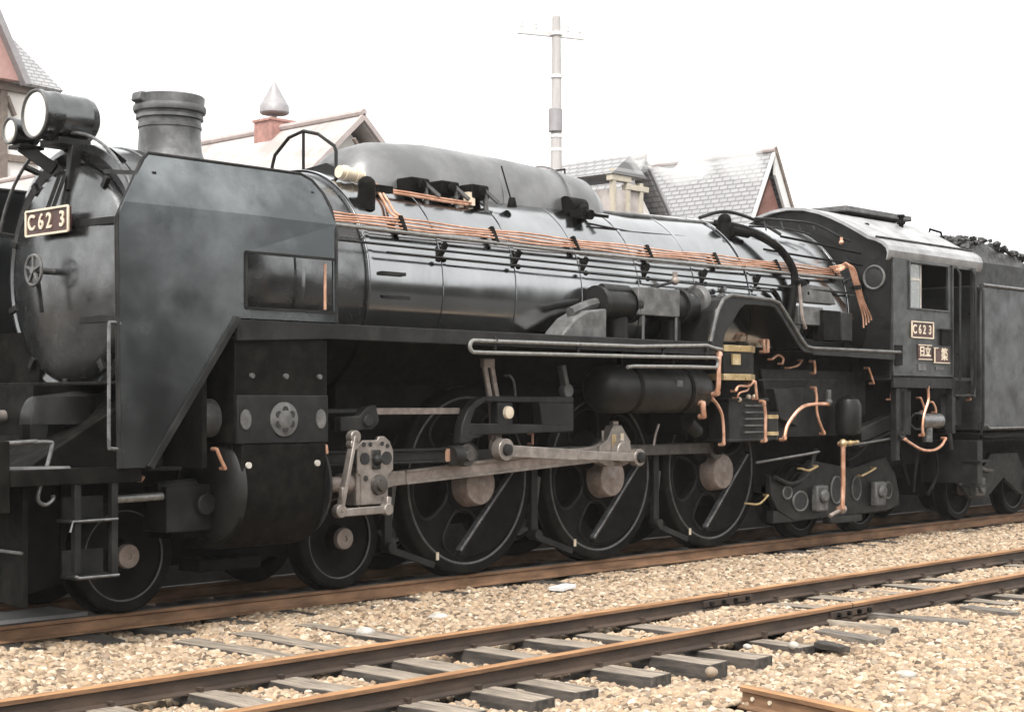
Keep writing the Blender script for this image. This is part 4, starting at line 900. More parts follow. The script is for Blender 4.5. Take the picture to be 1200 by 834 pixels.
# ------------------------------------------------------------------ wheels
def flat_spokes(b, r0, r1, y, th, nh, a0, hw, skip=()):
    """disc between two radii with nh rounded holes"""
    rm, rr = (r0 + r1) / 2, (r1 - r0) / 2
    K_ = 14
    for k in range(nh):
        if k in skip:
            A = [(R(a0 + 360 / nh * (k + t)), R(a0 + 360 / nh * (k + t))) for t in (0, 1)]
        for j in range(K_):
            ra, rb_ = r0 + (r1 - r0) * j / K_, r0 + (r1 - r0) * (j + 1) / K_
            def h(r):
                if True:
                    q = min(1, abs((r - rm) / rr)); return hw * (1 - q ** 3.2) ** (1 / 2.2)
            def edge(kk, r, side):
                hh = 0 if (kk % nh) in skip else h(r)
                return R(a0 + 360 / nh * kk + side * hh)
            for m_ in range(5):
                def ang(r, t):
                    s0, s1 = edge(k, r, 1), edge(k + 1, r, -1); return s0 + (s1 - s0) * t
                q = [(ra, ang(ra, m_ / 5)), (rb_, ang(rb_, m_ / 5)), (rb_, ang(rb_, (m_ + 1) / 5)), (ra, ang(ra, (m_ + 1) / 5))]
                f = b.vs([(r * math.cos(a), y, r * math.sin(a)) for r, a in q]); g_ = b.vs([(r * math.cos(a), y + th, r * math.sin(a)) for r, a in q])
                b.face(f); b.face(g_[::-1])
                if m_ == 0: b.face([f[0], g_[0], g_[1], f[1]])
                if m_ == 4: b.face([f[2], g_[2], g_[3], f[3]])
    return b
def hole_lip(b, r0, r1, y, a, hw, rad):
    rm, rr = (r0 + r1) / 2, (r1 - r0) / 2; pts = []
    for j in range(33):
        t = math.cos(math.pi * j / 32); r = rm + rr * t; q = abs(t)
        h = hw * max(0, 1 - q ** 3.2) ** (1 / 2.2); pts.append((r, a + h))
    pts += [(r, 2 * a - an) for r, an in pts[-2:0:-1]]
    b.tube([(r * math.cos(R(an)), y, r * math.sin(R(an))) for r, an in pts], rad, 6, close=True)

def driver(x, name='driving_wheel'):
    w = bpy.data.objects.new(name, None); C.objects.link(w); w.parent = L; w.location = Vector((x, 0, .865)) - L.location; w.empty_display_size = .2
    W = []
    def sub(b, nm, m, **k):
        o = b.build(nm, m, None, **k); o.parent = w; return o
    b = MB(); b.lathe([(-.655, .765), (-.66, .79), (-.655, .845), (-.64, .862), (-.53, .868), (-.52, .895), (-.50, .89), (-.49, .765)], (0, 0, 0), 'y', 72, caps=False)
    b.lathe([(-.49, .765), (-.655, .765)], (0, 0, 0), 'y', 72, caps=False); sub(b, 'tyre', 'chassis', smooth=30)
    b = MB(); b.tube([(.762 * math.cos(R(a)), -.652, .762 * math.sin(R(a))) for a in range(0, 360, 5)], .012, 6, close=True); sub(b, 'tyre_lip', 'grey_iron')
    b = MB(); flat_spokes(b, .27, .70, -.63, .10, 5, 190, 25, skip=(2,)); b.lathe([(-.645, .01), (-.645, .29)], (0, 0, 0), 'y', 48, caps=False)
    b.lathe([(-.645, .29), (-.63, .30), (-.54, .30)], (0, 0, 0), 'y', 48, caps=False); b.lathe([(-.645, .765), (-.64, .69), (-.54, .69)], (0, 0, 0), 'y', 72, caps=False)
    a = R(135); cx, cz = .34 * math.cos(a), .34 * math.sin(a); b.lathe([(-.70, .001), (-.70, .17), (-.64, .20)], (cx, 0, cz), 'y', 28, caps=False)
    sub(b, 'wheel_centre', 'chassis', smooth=30)
    b = MB()
    for k in (0, 1, 3, 4): hole_lip(b, .27, .70, -.635, 190 + 72 * k, 25, .013)
    sub(b, 'hole_lips', 'dusty_iron')
    th0 = math.acos(.36 / .70); nrm = R(-45)
    poly = [(.70 * math.cos(nrm - th0 + 2 * th0 * i / 24), .70 * math.sin(nrm - th0 + 2 * th0 * i / 24)) for i in range(25)]
    b = MB(); b.prism(poly, -.69, -.63, 'xz'); sub(b, 'counterweight', 'chassis', bevel=.012)
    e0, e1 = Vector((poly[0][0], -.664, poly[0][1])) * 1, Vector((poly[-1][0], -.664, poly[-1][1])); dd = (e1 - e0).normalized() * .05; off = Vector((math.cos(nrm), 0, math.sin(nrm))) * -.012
    b = MB(); b.bar(e0 + dd + off, e1 - dd + off, .066, .03, (off.x, 0, off.z)); sub(b, 'counterweight_highlight', 'worn_lit_edge', bevel=.008)  # grey strip painted in place of sky light on the counterweight chord
    b = MB(); b.lathe([(-.64, .215), (-.80, .19), (-.812, .18), (-.815, .04), (-.825, .02), (-.825, .001)], (0, 0, -.03), 'y', 36); sub(b, 'axle_end', 'pink_steel', smooth=40)
    return w
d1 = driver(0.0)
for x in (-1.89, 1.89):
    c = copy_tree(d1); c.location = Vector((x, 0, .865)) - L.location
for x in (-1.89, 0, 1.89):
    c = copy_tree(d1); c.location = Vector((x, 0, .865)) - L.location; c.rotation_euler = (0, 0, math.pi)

def small_wheel(x, parent, name='leading_wheel', r=.43):
    w = bpy.data.objects.new(name, None); C.objects.link(w); w.parent = parent; w.location = Vector((x, 0, r)) - parent.location; w.empty_display_size = .2
    def sub(b, nm, m, **k):
        o = b.build(nm, m, None, **k); o.parent = w; return o
    b = MB(); b.lathe([(-.49, .34), (-.655, .335), (-.66, .35), (-.655, .41), (-.64, r), (-.53, r + .005), (-.52, r + .03), (-.50, r + .025), (-.49, .34)], (0, 0, 0), 'y', 56, caps=False); sub(b, 'tyre', 'chassis', smooth=30)
    b = MB(); b.lathe([(-.62, .345), (-.60, .32), (-.575, .22), (-.60, .12), (-.66, .11), (-.68, .1), (-.68, .001)], (0, 0, 0), 'y', 48, caps=False); sub(b, 'wheel_disc', 'chassis', smooth=40)
    b = MB(); b.tube([(.338 * math.cos(R(a)), -.652, .338 * math.sin(R(a))) for a in range(0, 360, 6)], .008, 6, close=True); sub(b, 'tyre_lip', 'grey_iron')
    b = MB(); b.lathe([(-.66, .095), (-.72, .09), (-.725, .085), (-.725, .025), (-.715, .02), (-.715, .001)], (0, 0, 0), 'y', 28); sub(b, 'axle_end', 'pink_steel', smooth=40)
    return w
s1 = small_wheel(-5.56, L)
for x in (-3.44,):
    c = copy_tree(s1); c.location = Vector((x, 0, .43)) - L.location
for x in (-5.56, -3.44):
    c = copy_tree(s1); c.location = Vector((x, 0, .43)) - L.location; c.rotation_euler = (0, 0, math.pi)
for x in (3.68, 5.0):
    c = copy_tree(s1); c.name = 'trailing_wheel'; c.location = Vector((x, 0, .43)) - L.location
    c2 = copy_tree(s1); c2.name = 'trailing_wheel'; c2.location = Vector((x, 0, .43)) - L.location; c2.rotation_euler = (0, 0, math.pi)
for x, r in [(-5.56, .08), (-3.44, .08), (3.68, .08), (5.0, .08), (-1.89, .11), (0, .11), (1.89, .11)]:
    b = MB(); z = .43 if r < .1 else .865; b.cyl((x, -.55, z), (x, .55, z), r, n=16); part(b, 'axle', 'chassis')
# leading bogie frame
b = MB(); b.box(-5.3, -3.7, -.46, -.42, .30, .55); b.box(-5.3, -3.7, .42, .46, .30, .55); b.box(-4.8, -4.2, -.45, .45, .3, .7); b.box(-4.95, -4.35, -.75, -.47, .26, .36); part(b, 'bogie_frame', 'chassis', bevel=.01)
# trailing truck frame: cast side with openings
def cast_side(x0, x1, holes, z0=.22, z1=.92, y=-.86):
    b = MB(); xm = (x0 + x1) / 2
    top = [(x0, .78), (x0 + .12, .70), (x0 + .4, .60), (x0 + .62, .66), (x0 + .85, .92), (xm + .3, .80), (x1 - .35, .92), (x1 - .1, .7), (x1, .45)]
    bot = [(x1, .3), (x1 - .3, .24), (x0 + .5, .22), (x0 + .15, .36), (x0, .55)]
    b.prism(top + bot, y, y + .07, 'xz'); return b
b = cast_side(2.72, 5.6, []); tf = part(b, 'trailing_truck', 'dusty_iron', bevel=.015)
for (cx, cz, rx, rz) in ((3.32, .45, .15, .11), (3.05, .56, .09, .07), (4.1, .55, .12, .16), (4.55, .55, .10, .14), (5.3, .5, .09, .1)):
    b = MB(); ring = [(cx + rx * math.cos(R(a)), -.868, cz + rz * math.sin(R(a))) for a in range(0, 360, 15)]
    b.prism([(p[0], p[2]) for p in ring], -.872, -.862, 'xz'); part(b, 'frame_opening', 'dark_inside', tf)
    b = MB(); b.tube(ring, .014, 6, close=True); part(b, 'opening_lip', 'grey_iron', tf)
for x in (3.68, 5.0):
    b = MB(); b.box(x - .12, x + .12, -.95, -.86, .32, .62); b.cyl((x, -.95, .5), (x, -1.0, .5), .09, .07, 16); part(b, 'axle_box', 'grey_iron', tf, bevel=.02)
b = MB(); b.tube(soft([(2.75, -.9, .75), (3.1, -.9, .66), (3.45, -.9, .78), (3.6, -.9, 1.05)], 5), .025, 8); b.tube(soft([(4.3, -.9, .9), (4.6, -.9, 1.0), (4.85, -.9, 1.2)], 5), .02, 8); part(b, 'equalizer', 'dusty_iron', tf)
b = MB(); b.box(2.8, 3.4, -.85, -.75, .22, .36); part(b, 'truck_bracket', 'dusty_iron', tf, bevel=.01)
b = MB(); b.box(3.9, 4.6, -.92, -.8, .16, .24); part(b, 'truck_bracket', 'dusty_iron', tf, bevel=.01)

# brake gear in front of every driver
for x in (-1.89, 0, 1.89):
    b = MB(); b.prism([(x - .93, .55), (x - .88, .86), (x - .95, .88), (x - 1.02, .75), (x - 1.0, .55)], -.64, -.54, 'xz'); sh = part(b, 'brake_shoe', 'grey_iron', bevel=.01)
    b = MB(); b.bar((x - 1.02, -.66, 1.15), (x - 1.02, -.66, .30), .05, .09, (1, 0, 0)); b.cyl((x - 1.02, -.62, .32), (x - 1.02, -.74, .32), .05, n=12); b.bar((x - 1.0, -.66, .30), (x - .45, -.66, .12), .03, .06); part(b, 'brake_hanger', 'dusty_iron', sh, bevel=.006)
    b = MB(); b.box(x - .43, x - .40, -.675, -.665, .165, .235); part(b, 'wheel_mark', 'plate_pale')

# ------------------------------------------------------------------ rods and valve gear, near side
CP = lambda x: Vector((x - .24, 0, 1.10))
b = MB()
b.bar((CP(-1.89).x, -.86, 1.10), (CP(1.89).x + .02, -.86, 1.10), .045, .115)
for x in (-1.89, 0, 1.89): b.cyl((CP(x).x, -.90, 1.10), (CP(x).x, -.82, 1.10), .13, n=28)
cr_ = part(b, 'coupling_rod', 'dull_rod', bevel=.01)
b = MB(); b.lathe([(-.90, .075), (-.945, .07), (-.95, .03)], (CP(-1.89).x, 0, 1.10), 'y', 20); part(b, 'crank_pin', 'grey_iron', cr_)
b = MB(); b.lathe([(-.90, .075), (-.945, .07), (-.95, .03)], (CP(1.89).x, 0, 1.10), 'y', 20); part(b, 'crank_pin', 'chassis', cr_)
b = MB()
p0, p1 = Vector((-3.50, -1.02, .92)), Vector((CP(0).x, -1.02, 1.10))
d_ = (p1 - p0); n_ = Vector((-d_.z, 0, d_.x)).normalized()
def mr(t, h): return p0 + d_ * t + n_ * h
b.prism([(mr(t, h).x, mr(t, h).z) for t, h in ((.0, .07), (.06, .075), (.12, .062), (.9, .078), (.93, .1), (1.0, .14), (1.07, .1), (1.07, -.1), (1.0, -.14), (.93, -.1), (.9, -.078), (.12, -.062), (.06, -.075), (0, -.07))], -1.045, -.985, 'xz')
mrod = part(b, 'main_rod', 'steel', bevel=.008)
b = MB(); b.prism([(mr(t, h).x, mr(t, h).z) for t, h in ((.14, .036), (.88, .048), (.88, -.048), (.14, -.036))], -1.052, -1.0405, 'xz'); part(b, 'flute', 'pink_steel', mrod)
for sgn_ in (1, -1):
    b = MB(); b.prism([(mr(t, h).x, mr(t, h).z) for t, h in ((.14, sgn_ * .037), (.88, sgn_ * .05), (.88, sgn_ * .078), (.14, sgn_ * .062))], -1.062, -1.0408, 'xz'); part(b, 'flange', 'steel', mrod, bevel=.003)
# big end with oil cup
b = MB(); cxx = CP(0).x
b.prism([(cxx - .27, 1.0), (cxx - .27, 1.16), (cxx - .15, 1.22), (cxx - .1, 1.30), (cxx - .06, 1.36), (cxx + .06, 1.36), (cxx + .12, 1.29), (cxx + .2, 1.2), (cxx + .22, 1.0), (cxx + .1, .96), (cxx - .15, .96)], -1.07, -.97, 'xz'); b.box(cxx - .04, cxx + .04, -1.05, -.99, 1.36, 1.40); b.cyl((cxx - .17, -1.02, 1.2), (cxx - .17, -1.02, 1.31), .015, n=8)
be = part(b, 'big_end', 'steel', bevel=.012, parent=L)
b = MB(); b.box(cxx - .09, cxx - .03, -1.078, -1.069, 1.13, 1.27); part(b, 'bearing_brass', 'brass', be, bevel=.004)
b = MB(); b.box(cxx + .04, cxx + .09, -1.078, -1.069, 1.12, 1.28); part(b, 'wedge', 'plate_pale', be, bevel=.004)
# return crank and eccentric rod
b = MB(); rc = Vector((-.10, -1.2, 1.045)); b.bar((cxx, -1.13, 1.10), (rc.x, -1.13, rc.z), .05, .11, (0, 0, 1)); b.cyl((cxx, -1.07, 1.10), (cxx, -1.16, 1.10), .11, n=24); part(b, 'return_crank', 'steel', bevel=.01)
b = MB(); b.bar((rc.x, -1.2, rc.z), (-1.0, -1.2, 1.09), .035, .085); b.bar((-1.0, -1.2, 1.09), (-1.98, -1.2, 1.15), .035, .105)
b.cyl((rc.x, -1.24, rc.z), (rc.x, -1.15, rc.z), .085, n=22); b.cyl((-2.0, -1.24, 1.16), (-2.0, -1.14, 1.16), .10, n=22); er = part(b, 'eccentric_rod', 'steel', bevel=.006)
for p in (rc, Vector((-2.0, -1.2, 1.16))):
    b = MB(); b.lathe([(-1.24, .055), (-1.27, .05), (-1.275, .02)], (p.x, 0, p.z), 'y', 18); part(b, 'rod_pin', 'dusty_iron', er)
# slide bars and crosshead
b = MB(); b.box(-4.05, -2.48, -1.12, -1.0, 1.085, 1.165); b.box(-4.05, -2.48, -1.14, -.98, 1.166, 1.185); b.box(-4.05, -2.48, -1.14, -.98, 1.065, 1.084); b.cyl((-2.62, -1.15, 1.12), (-2.5, -1.15, 1.12), .09, n=20); sb = part(b, 'slide_bar', 'dusty_iron', bevel=.004)
b = MB(); b.box(-2.66, -2.62, -1.15, -1.13, 1.07, 1.18); part(b, 'oil_tag', 'copper', sb)
b = MB(); b.cyl((-2.44, -1.10, 1.12), (-2.44, -1.19, 1.12), .10, n=22); b.cyl((-2.44, -1.19, 1.12), (-2.44, -1.22, 1.12), .05, n=16); part(b, 'knuckle', 'dull_rod', sb, bevel=.006)
b = MB(); b.prism([(-3.70, 1.22), (-3.64, 1.27), (-3.48, 1.27), (-3.46, 1.30), (-3.40, 1.30), (-3.34, 1.26), (-3.30, 1.18), (-3.30, 1.02), (-3.36, .98), (-3.36, .80), (-3.44, .74), (-3.66, .74), (-3.66, .98), (-3.70, 1.0)], -1.17, -1.13, 'xz')
b.box(-3.70, -3.64, -1.16, -1.0, .74, 1.2); b.box(-3.36, -3.30, -1.16, -1.0, 1.02, 1.2)
ch = part(b, 'crosshead', 'steel', bevel=.008)
for (x, z, r, d) in ((-3.62, 1.12, .05, .0), (-3.38, 1.12, .055, 0), (-3.61, .96, .022, 0), (-3.63, 1.235, .018, 0), (-3.56, 1.235, .018, 0), (-3.43, 1.24, .018, 0), (-3.37, 1.22, .018, 0)):
    b = MB(); b.cyl((x, -1.1715, z), (x, -1.178, z), r, n=20); part(b, 'pin_hole', 'dark_inside', ch)
b = MB(); b.box(-3.545, -3.455, -1.19, -1.171, 1.03, 1.19); b.ball((-3.5, -1.19, 1.11), .05); part(b, 'slipper', 'dusty_iron', ch, bevel=.01)
b = MB(); b.lathe([(-1.17, .085), (-1.20, .08), (-1.205, .05), (-1.23, .045), (-1.235, .01)], (-3.47, 0, .90), 'y', 24); part(b, 'crosshead_pin', 'dull_rod', ch)
b = MB(); b.cyl((-4.1, -1.06, .915), (-3.66, -1.06, .915), .062, n=22); b.cyl((-3.80, -1.06, .915), (-3.68, -1.06, .915), .085, n=22); part(b, 'piston_rod', 'pink_steel')
b = MB(); b.bar((-3.78, -1.22, 1.31), (-3.93, -1.22, .70), .035, .07, (0, 1, 0)); b.cyl((-3.78, -1.25, 1.30), (-3.78, -1.18, 1.30), .055, n=18); b.cyl((-3.79, -1.25, 1.24), (-3.79, -1.18, 1.24), .045, n=18); b.cyl((-3.93, -1.25, .71), (-3.93, -1.18, .71), .055, n=18); b.box(-3.925, -3.875, -1.245, -1.2, .80, .90); cl_ = part(b, 'combination_lever', 'steel', bevel=.008)
b = MB(); b.bar((-3.93, -1.22, .695), (-3.42, -1.22, .70), .035, .065, (0, 0, 1)); b.cyl((-3.42, -1.25, .70), (-3.42, -1.18, .70), .05, n=18); b.bar((-3.42, -1.2, .70), (-3.40, -1.19, .80), .05, .09, (0, 1, 0)); part(b, 'union_link', 'steel', bevel=.008)
b = MB(); b.bar((-3.53, -1.05, 1.505), (-2.42, -1.05, 1.505), .04, .055); part(b, 'radius_rod', 'pink_steel', bevel=.004)
b = MB(); b.cyl((-4.06, -1.1, 1.50), (-3.5, -1.1, 1.50), .03, n=14); b.prism([(-3.9, 1.34), (-3.55, 1.36), (-3.48, 1.42), (-3.52, 1.56), (-3.62, 1.54), (-3.7, 1.47), (-3.9, 1.46)], -1.2, -1.12, 'xz'); b.cyl((-3.62, -1.2, 1.43), (-3.62, -1.23, 1.43), .05, n=16); part(b, 'valve_spindle_guide', 'dusty_iron', bevel=.01)
# link bracket (motion plate)
b = MB()
for pl in ([(-2.52, 1.22), (-2.50, 1.38), (-2.44, 1.50), (-2.33, 1.60), (-2.2, 1.635), (-2.2, 1.585), (-2.33, 1.53), (-2.40, 1.40), (-2.40, 1.32), (-2.42, 1.22)],
           [(-2.2, 1.635), (-1.02, 1.635), (-1.02, 1.575), (-2.2, 1.585)], [(-2.40, 1.40), (-2.40, 1.29), (-1.02, 1.31), (-1.02, 1.375), (-1.3, 1.375)],
           [(-2.05, 1.58), (-1.86, 1.58), (-1.86, 1.37), (-2.05, 1.37)], [(-1.50, 1.58), (-1.02, 1.575), (-1.02, 1.37), (-1.46, 1.37)], [(-2.42, 1.22), (-2.42, 1.30), (-2.22, 1.29), (-2.36, 1.26)]):
    b.prism(pl, -1.18, -1.08, 'xz')
b.box(-1.1, -1.02, -1.1, -.45, 1.3, 1.63)
lb = part(b, 'motion_bracket', 'dusty_iron', bevel=.01)
b = MB(); b.lathe([(-1.18, .06), (-1.21, .055), (-1.22, .02)], (-1.93, 0, 1.49), 'y', 20); part(b, 'link_pin', 'plate_pale', lb)
b = MB()
lk = [(-2.07, 1.92), (-2.03, 1.76), (-1.99, 1.60), (-1.97, 1.45), (-1.965, 1.30), (-1.98, 1.16)]
for p, q in zip(lk, lk[1:]): b.bar((p[0] - .035, -1.06, p[1]), (q[0] - .035, -1.06, q[1]), .05, .03, (0, 1, 0)); b.bar((p[0] + .055, -1.06, p[1]), (q[0] + .055, -1.06, q[1]), .05, .03, (0, 1, 0))
b.box(-2.13, -1.99, -1.085, -1.035, 1.89, 1.97); b.box(-2.03, -1.9, -1.085, -1.035, 1.24, 1.30); b.bar((-1.965, -1.06, 1.27), (-1.99, -1.12, 1.16), .08, .09, (0, 1, 0)); part(b, 'expansion_link', 'pink_steel', bevel=.006)
b = MB(); b.bar((-1.02, -1.02, 1.93), (-.95, -1.02, 1.70), .05, .075, (0, 1, 0)); b.cyl((-.95, -1.06, 1.69), (-.95, -.98, 1.69), .065, n=18); part(b, 'lifting_arm', 'grey_iron', bevel=.006)
cpipe([(597, 440, -1.0), (602, 447, -1.0), (604, 465, -1.0)], .012, 'grey_iron', 'oil_pipe'); cpipe([(624, 520, -1.0), (624, 508, -1.0)], .012, 'copper'); cpipe([(772, 497, -1.1), (768, 510, -1.1), (766, 522, -1.1)], .012, 'pink_steel', 'sand_pipe')

# ------------------------------------------------------------------ cab
RP = [(-1.40, 3.30), (-1.415, 3.38), (-1.395, 3.44), (-1.34, 3.49), (-1.26, 3.53)] + [(-1.15 + 1.15 * t, 3.565 + .43 * math.sin(t * math.pi / 2) ** 1.0) for t in (0, .15, .3, .45, .6, .8, 1.0)]
full = RP + [(-y, z) for y, z in RP[-2::-1]]
b = MB(); lo = [(y * .985, z - .035) for y, z in full]
b.prism(full + lo[::-1], 4.36, 6.74, 'yz'); roof = part(b, 'cab_roof', 'roof_paint', smooth=25)
b = MB(); b.tube([(x, y, z) for x, y, z in [(4.36, -1.25, 3.545), (5.5, -1.25, 3.545), (6.74, -1.25, 3.545)]], .016, 6); part(b, 'rain_strip', 'black_paint', roof)
b = MB(); b.box(5.1, 6.75, -.40, .40, 3.99, 4.06); part(b, 'roof_hatch', 'grey_iron', roof, bevel=.012)
b = MB(); p = at(1056, 268, -.62); b.lathe([(-.08, .03), (.05, .03), (.06, .055), (.09, .055), (.10, .03), (.14, .03), (.15, .05), (.18, .045)], p, 'z', 16); part(b, 'roof_vent', 'chassis', roof)
b = MB(); p = at(1015, 268, -.75); b.cyl(p + Vector((0, 0, -.05)), p + Vector((0, 0, .07)), .025, n=10); b.cyl(p + Vector((0, 0, .03)), p + Vector((0, 0, .06)), .04, n=10); part(b, 'whistle', 'chassis', roof)
# sides
def cab_side(s):
    b = MB(); ya, yb = sorted((s * 1.38, s * 1.40))
    for (x0, x1, z0, z1) in ((4.46, 4.86, 1.90, 3.31), (4.86, 5.82, 1.90, 2.72), (4.86, 5.82, 3.27, 3.31), (5.82, 5.95, 1.90, 3.31), (5.95, 6.52, 3.27, 3.31)):
        b.box(x0, x1, ya, yb, z0, z1)
    o = part(b, 'cab_side', 'cab_paint', smooth=0)
    b = MB(); yo = s * 1.405
    for (p, q) in (((4.86, 2.72), (4.86, 3.27)), ((4.84, 3.275), (5.84, 3.275)), ((5.82, 2.72), (5.82, 3.27)), ((4.84, 2.715), (5.84, 2.715)), ((5.935, 1.9), (5.935, 3.3)), ((4.47, 1.9), (4.47, 3.3)), ((4.46, 1.915), (5.95, 1.915))):
        b.bar((p[0], yo, p[1]), (q[0], yo, q[1]), .022, .03, (0, 1, 0))
    part(b, 'window_frame', 'cab_paint', o, bevel=.004)
    b = MB(); b.box(4.87, 5.20, s * 1.36, s * 1.352, 2.73, 3.265); part(b, 'window_pane', 'glass', o)
    b = MB(); b.box(5.20, 5.23, s * 1.365, s * 1.34, 2.73, 3.265); b.box(4.87, 5.2, s * 1.365, s * 1.34, 3.06, 3.09); part(b, 'sash', 'pale_wood', o)
    return o
gm = bpy.data.materials.new('glass'); gm.use_nodes = True; gb = gm.node_tree.nodes['Principled BSDF']; gb.inputs['Base Color'].default_value = (.9, .93, .9, 1); gb.inputs['Roughness'].default_value = .06; gb.inputs['Transmission Weight'].default_value = .9; gb.inputs['IOR'].default_value = 1.5; M['glass'] = gm
cs_ = cab_side(-1); cab_side(1)
b = MB(); b.prism([(y * .99, z - .03) for y, z in full] + [(1.38, 1.9), (.98, 1.9), (.98, 2.2), (-.98, 2.2), (-.98, 1.9), (-1.38, 1.9)], 4.44, 4.46, 'yz'); cf = part(b, 'cab_front', 'black_paint', smooth=0)
b = MB(); pc = Vector((4.44, -1.18, 3.07))
b.tube([(4.43, pc.y + .135 * math.cos(R(a)), pc.z + .135 * math.sin(R(a))) for a in range(0, 360, 12)], .016, 8, close=True); part(b, 'porthole_ring', 'grey_iron', cf)
b = MB(); b.lathe([(0, .13), (-.006, .12), (-.008, .001)], (4.437, pc.y, pc.z), 'x', 30); part(b, 'porthole_glass', 'dark_inside', cf)
b = MB(); b.box(4.46, 6.5, -1.38, 1.38, 1.86, 1.90); b.box(4.47, 4.9, -1.0, 1.0, 1.9, 3.45); b.box(6.45, 6.5, .3, 1.36, 1.9, 3.3); part(b, 'cab_interior', 'dark_inside')
b = MB(); p, q = at(1047, 404, -1.42), at(1060, 428, -1.42); b.box(p.x + .03, p.x + .2, -1.43, -1.40, q.z, p.z); part(b, 'side_hatch', 'chassis', cs_)
b = MB(); p, q = at(1103, 388, -1.42), at(1114, 405, -1.42); b.box(p.x, q.x, -1.43, -1.40, q.z, p.z); b.box(p.x - .03, q.x + .02, -1.445, -1.41, p.z, p.z + .03); part(b, 'card_holder', 'chassis', cs_, bevel=.004)
# plates on the cab side
rot_side = Matrix(((1, 0, 0), (0, 0, -1), (0, 1, 0)))
def plate(name, px0, py0, px1, py1, label):
    p, q = at(px0, py0, -1.41), at(px1, py1, -1.41)
    zc, xc = (p.z + q.z) / 2, (p.x + q.x) / 2; w, h = abs(q.x - p.x), .19
    b = MB(); b.box(xc - w / 2, xc + w / 2, -1.415, -1.401, zc - h / 2, zc + h / 2); o = part(b, name, 'plate_ground', L, bevel=.003, label=label)
    return o, xc, zc, w, h
o, xc, zc, w, h = plate('number_plate', 1068, 377, 1093, 396, 'cab side number plate reading C62 3')
b = MB()
for (p, q) in (((-1, -1), (1, -1)), ((1, -1), (1, 1)), ((1, 1), (-1, 1)), ((-1, 1), (-1, -1))): b.bar((xc + p[0] * w / 2, -1.418, zc + p[1] * h / 2), (xc + q[0] * w / 2, -1.418, zc + q[1] * h / 2), .014, .016, (0, 1, 0))
part(b, 'border', 'plate_pale', o)
b = MB()
for ch_, x_ in (('C', -.19), ('6', -.065), ('2', .045), ('3', .185)): b.text(ch_, .15, Vector((xc + x_, -1.416, zc)), rot_side, .004, .92, .003)
part(b, 'lettering', 'plate_pale', o, smooth=0)
o, xc, zc, w, h = plate('maker_plate', 1076, 404, 1091, 421, 'small maker plate with two pale characters between pale bars')
b = MB(); b.text('日立', .135, Vector((xc, -1.416, zc + .0)), rot_side, .003, 1.05, .004); b.bar((xc - w / 2, -1.417, zc + .085), (xc + w / 2, -1.417, zc + .085), .01, .010, (0, 1, 0)); b.bar((xc - w / 2, -1.417, zc - .088), (xc + w / 2, -1.417, zc - .088), .01, .026, (0, 1, 0)); part(b, 'lettering', 'plate_pale', o, smooth=0)
o, xc, zc, w, h = plate('depot_plate', 1094, 406, 1112, 427, 'dark depot plate with a pale corner frame and one pale character')
b = MB(); b.bar((xc - w / 2 + .012, -1.417, zc - .095), (xc - w / 2 + .012, -1.417, zc + .095), .01, .02, (0, 1, 0)); b.bar((xc - w / 2, -1.417, zc - .09), (xc + w / 2, -1.417, zc - .09), .01, .02, (0, 1, 0)); b.bar((xc - w / 2, -1.417, zc + .09), (xc - w / 4, -1.417, zc + .09), .01, .012, (0, 1, 0))
b.text('築', .16, Vector((xc + .07, -1.416, zc + .005)), rot_side, .003, 1, .004); part(b, 'lettering', 'plate_pale', o, smooth=0)
b = MB(); p = at(1081, 429, -1.405); b.box(p.x - .1, p.x + .08, -1.411, -1.401, p.z - .05, p.z + .03); part(b, 'small_plate', 'grey_iron')
b = MB(); p = at(1101, 432, -1.405); b.box(p.x - .1, p.x + .1, -1.411, -1.401, p.z - .015, p.z + .025); part(b, 'small_plate', 'grey_iron')
# grab rails at the door
for x in (6.05, 6.46):
    b = MB(); b.tube([(x, -1.40, 3.28), (x, -1.45, 3.2), (x, -1.45, 1.8), (x, -1.40, 1.7)], .017, 8); part(b, 'grab_rail', 'dusty_iron')
b = MB(); b.bar((6.52, -1.39, 1.65), (6.52, -1.39, 3.3), .05, .06, (1, 0, 0)); part(b, 'door_post', 'cab_paint', bevel=.006)
# below the cab
b = MB(); b.box(4.5, 5.98, -1.40, -1.36, 1.76, 1.89); b.box(4.6, 4.68, -1.38, -1.3, .9, 1.76); b.box(4.72, 4.9, -1.36, -1.3, 1.25, 1.76); b.box(5.95, 6.03, -1.4, -1.3, 1.2, 1.9); b.box(6.0, 6.5, -1.42, -1.2, 1.66, 1.69); b.box(5.95, 6.5, -1.24, -1.22, 1.3, 1.68); cst = part(b, 'cab_step', 'dusty_iron', bevel=.006)
b = MB(); b.cyl((5.26, -1.3, 1.36), (5.78, -1.3, 1.36), .095, n=26); b.cyl((5.26, -1.3, 1.36), (5.29, -1.3, 1.36), .11, n=26); b.cyl((5.5, -1.3, 1.1), (5.5, -1.3, 1.3), .06, n=14); part(b, 'injector', 'worn_lit_edge', bevel=.006)
b = MB(); b.tube([(4.66, -1.4, 1.22), (4.72, -1.4, 1.19), (4.64, -1.4, 1.16)], .035, 8); b.tube([(5.95, -1.36, 1.2), (6.0, -1.36, 1.0)], .03, 8); b.cyl((4.85, -1.36, 1.2), (4.85, -1.36, 1.72), .06, n=12); part(b, 'feed_valve', 'dusty_iron')
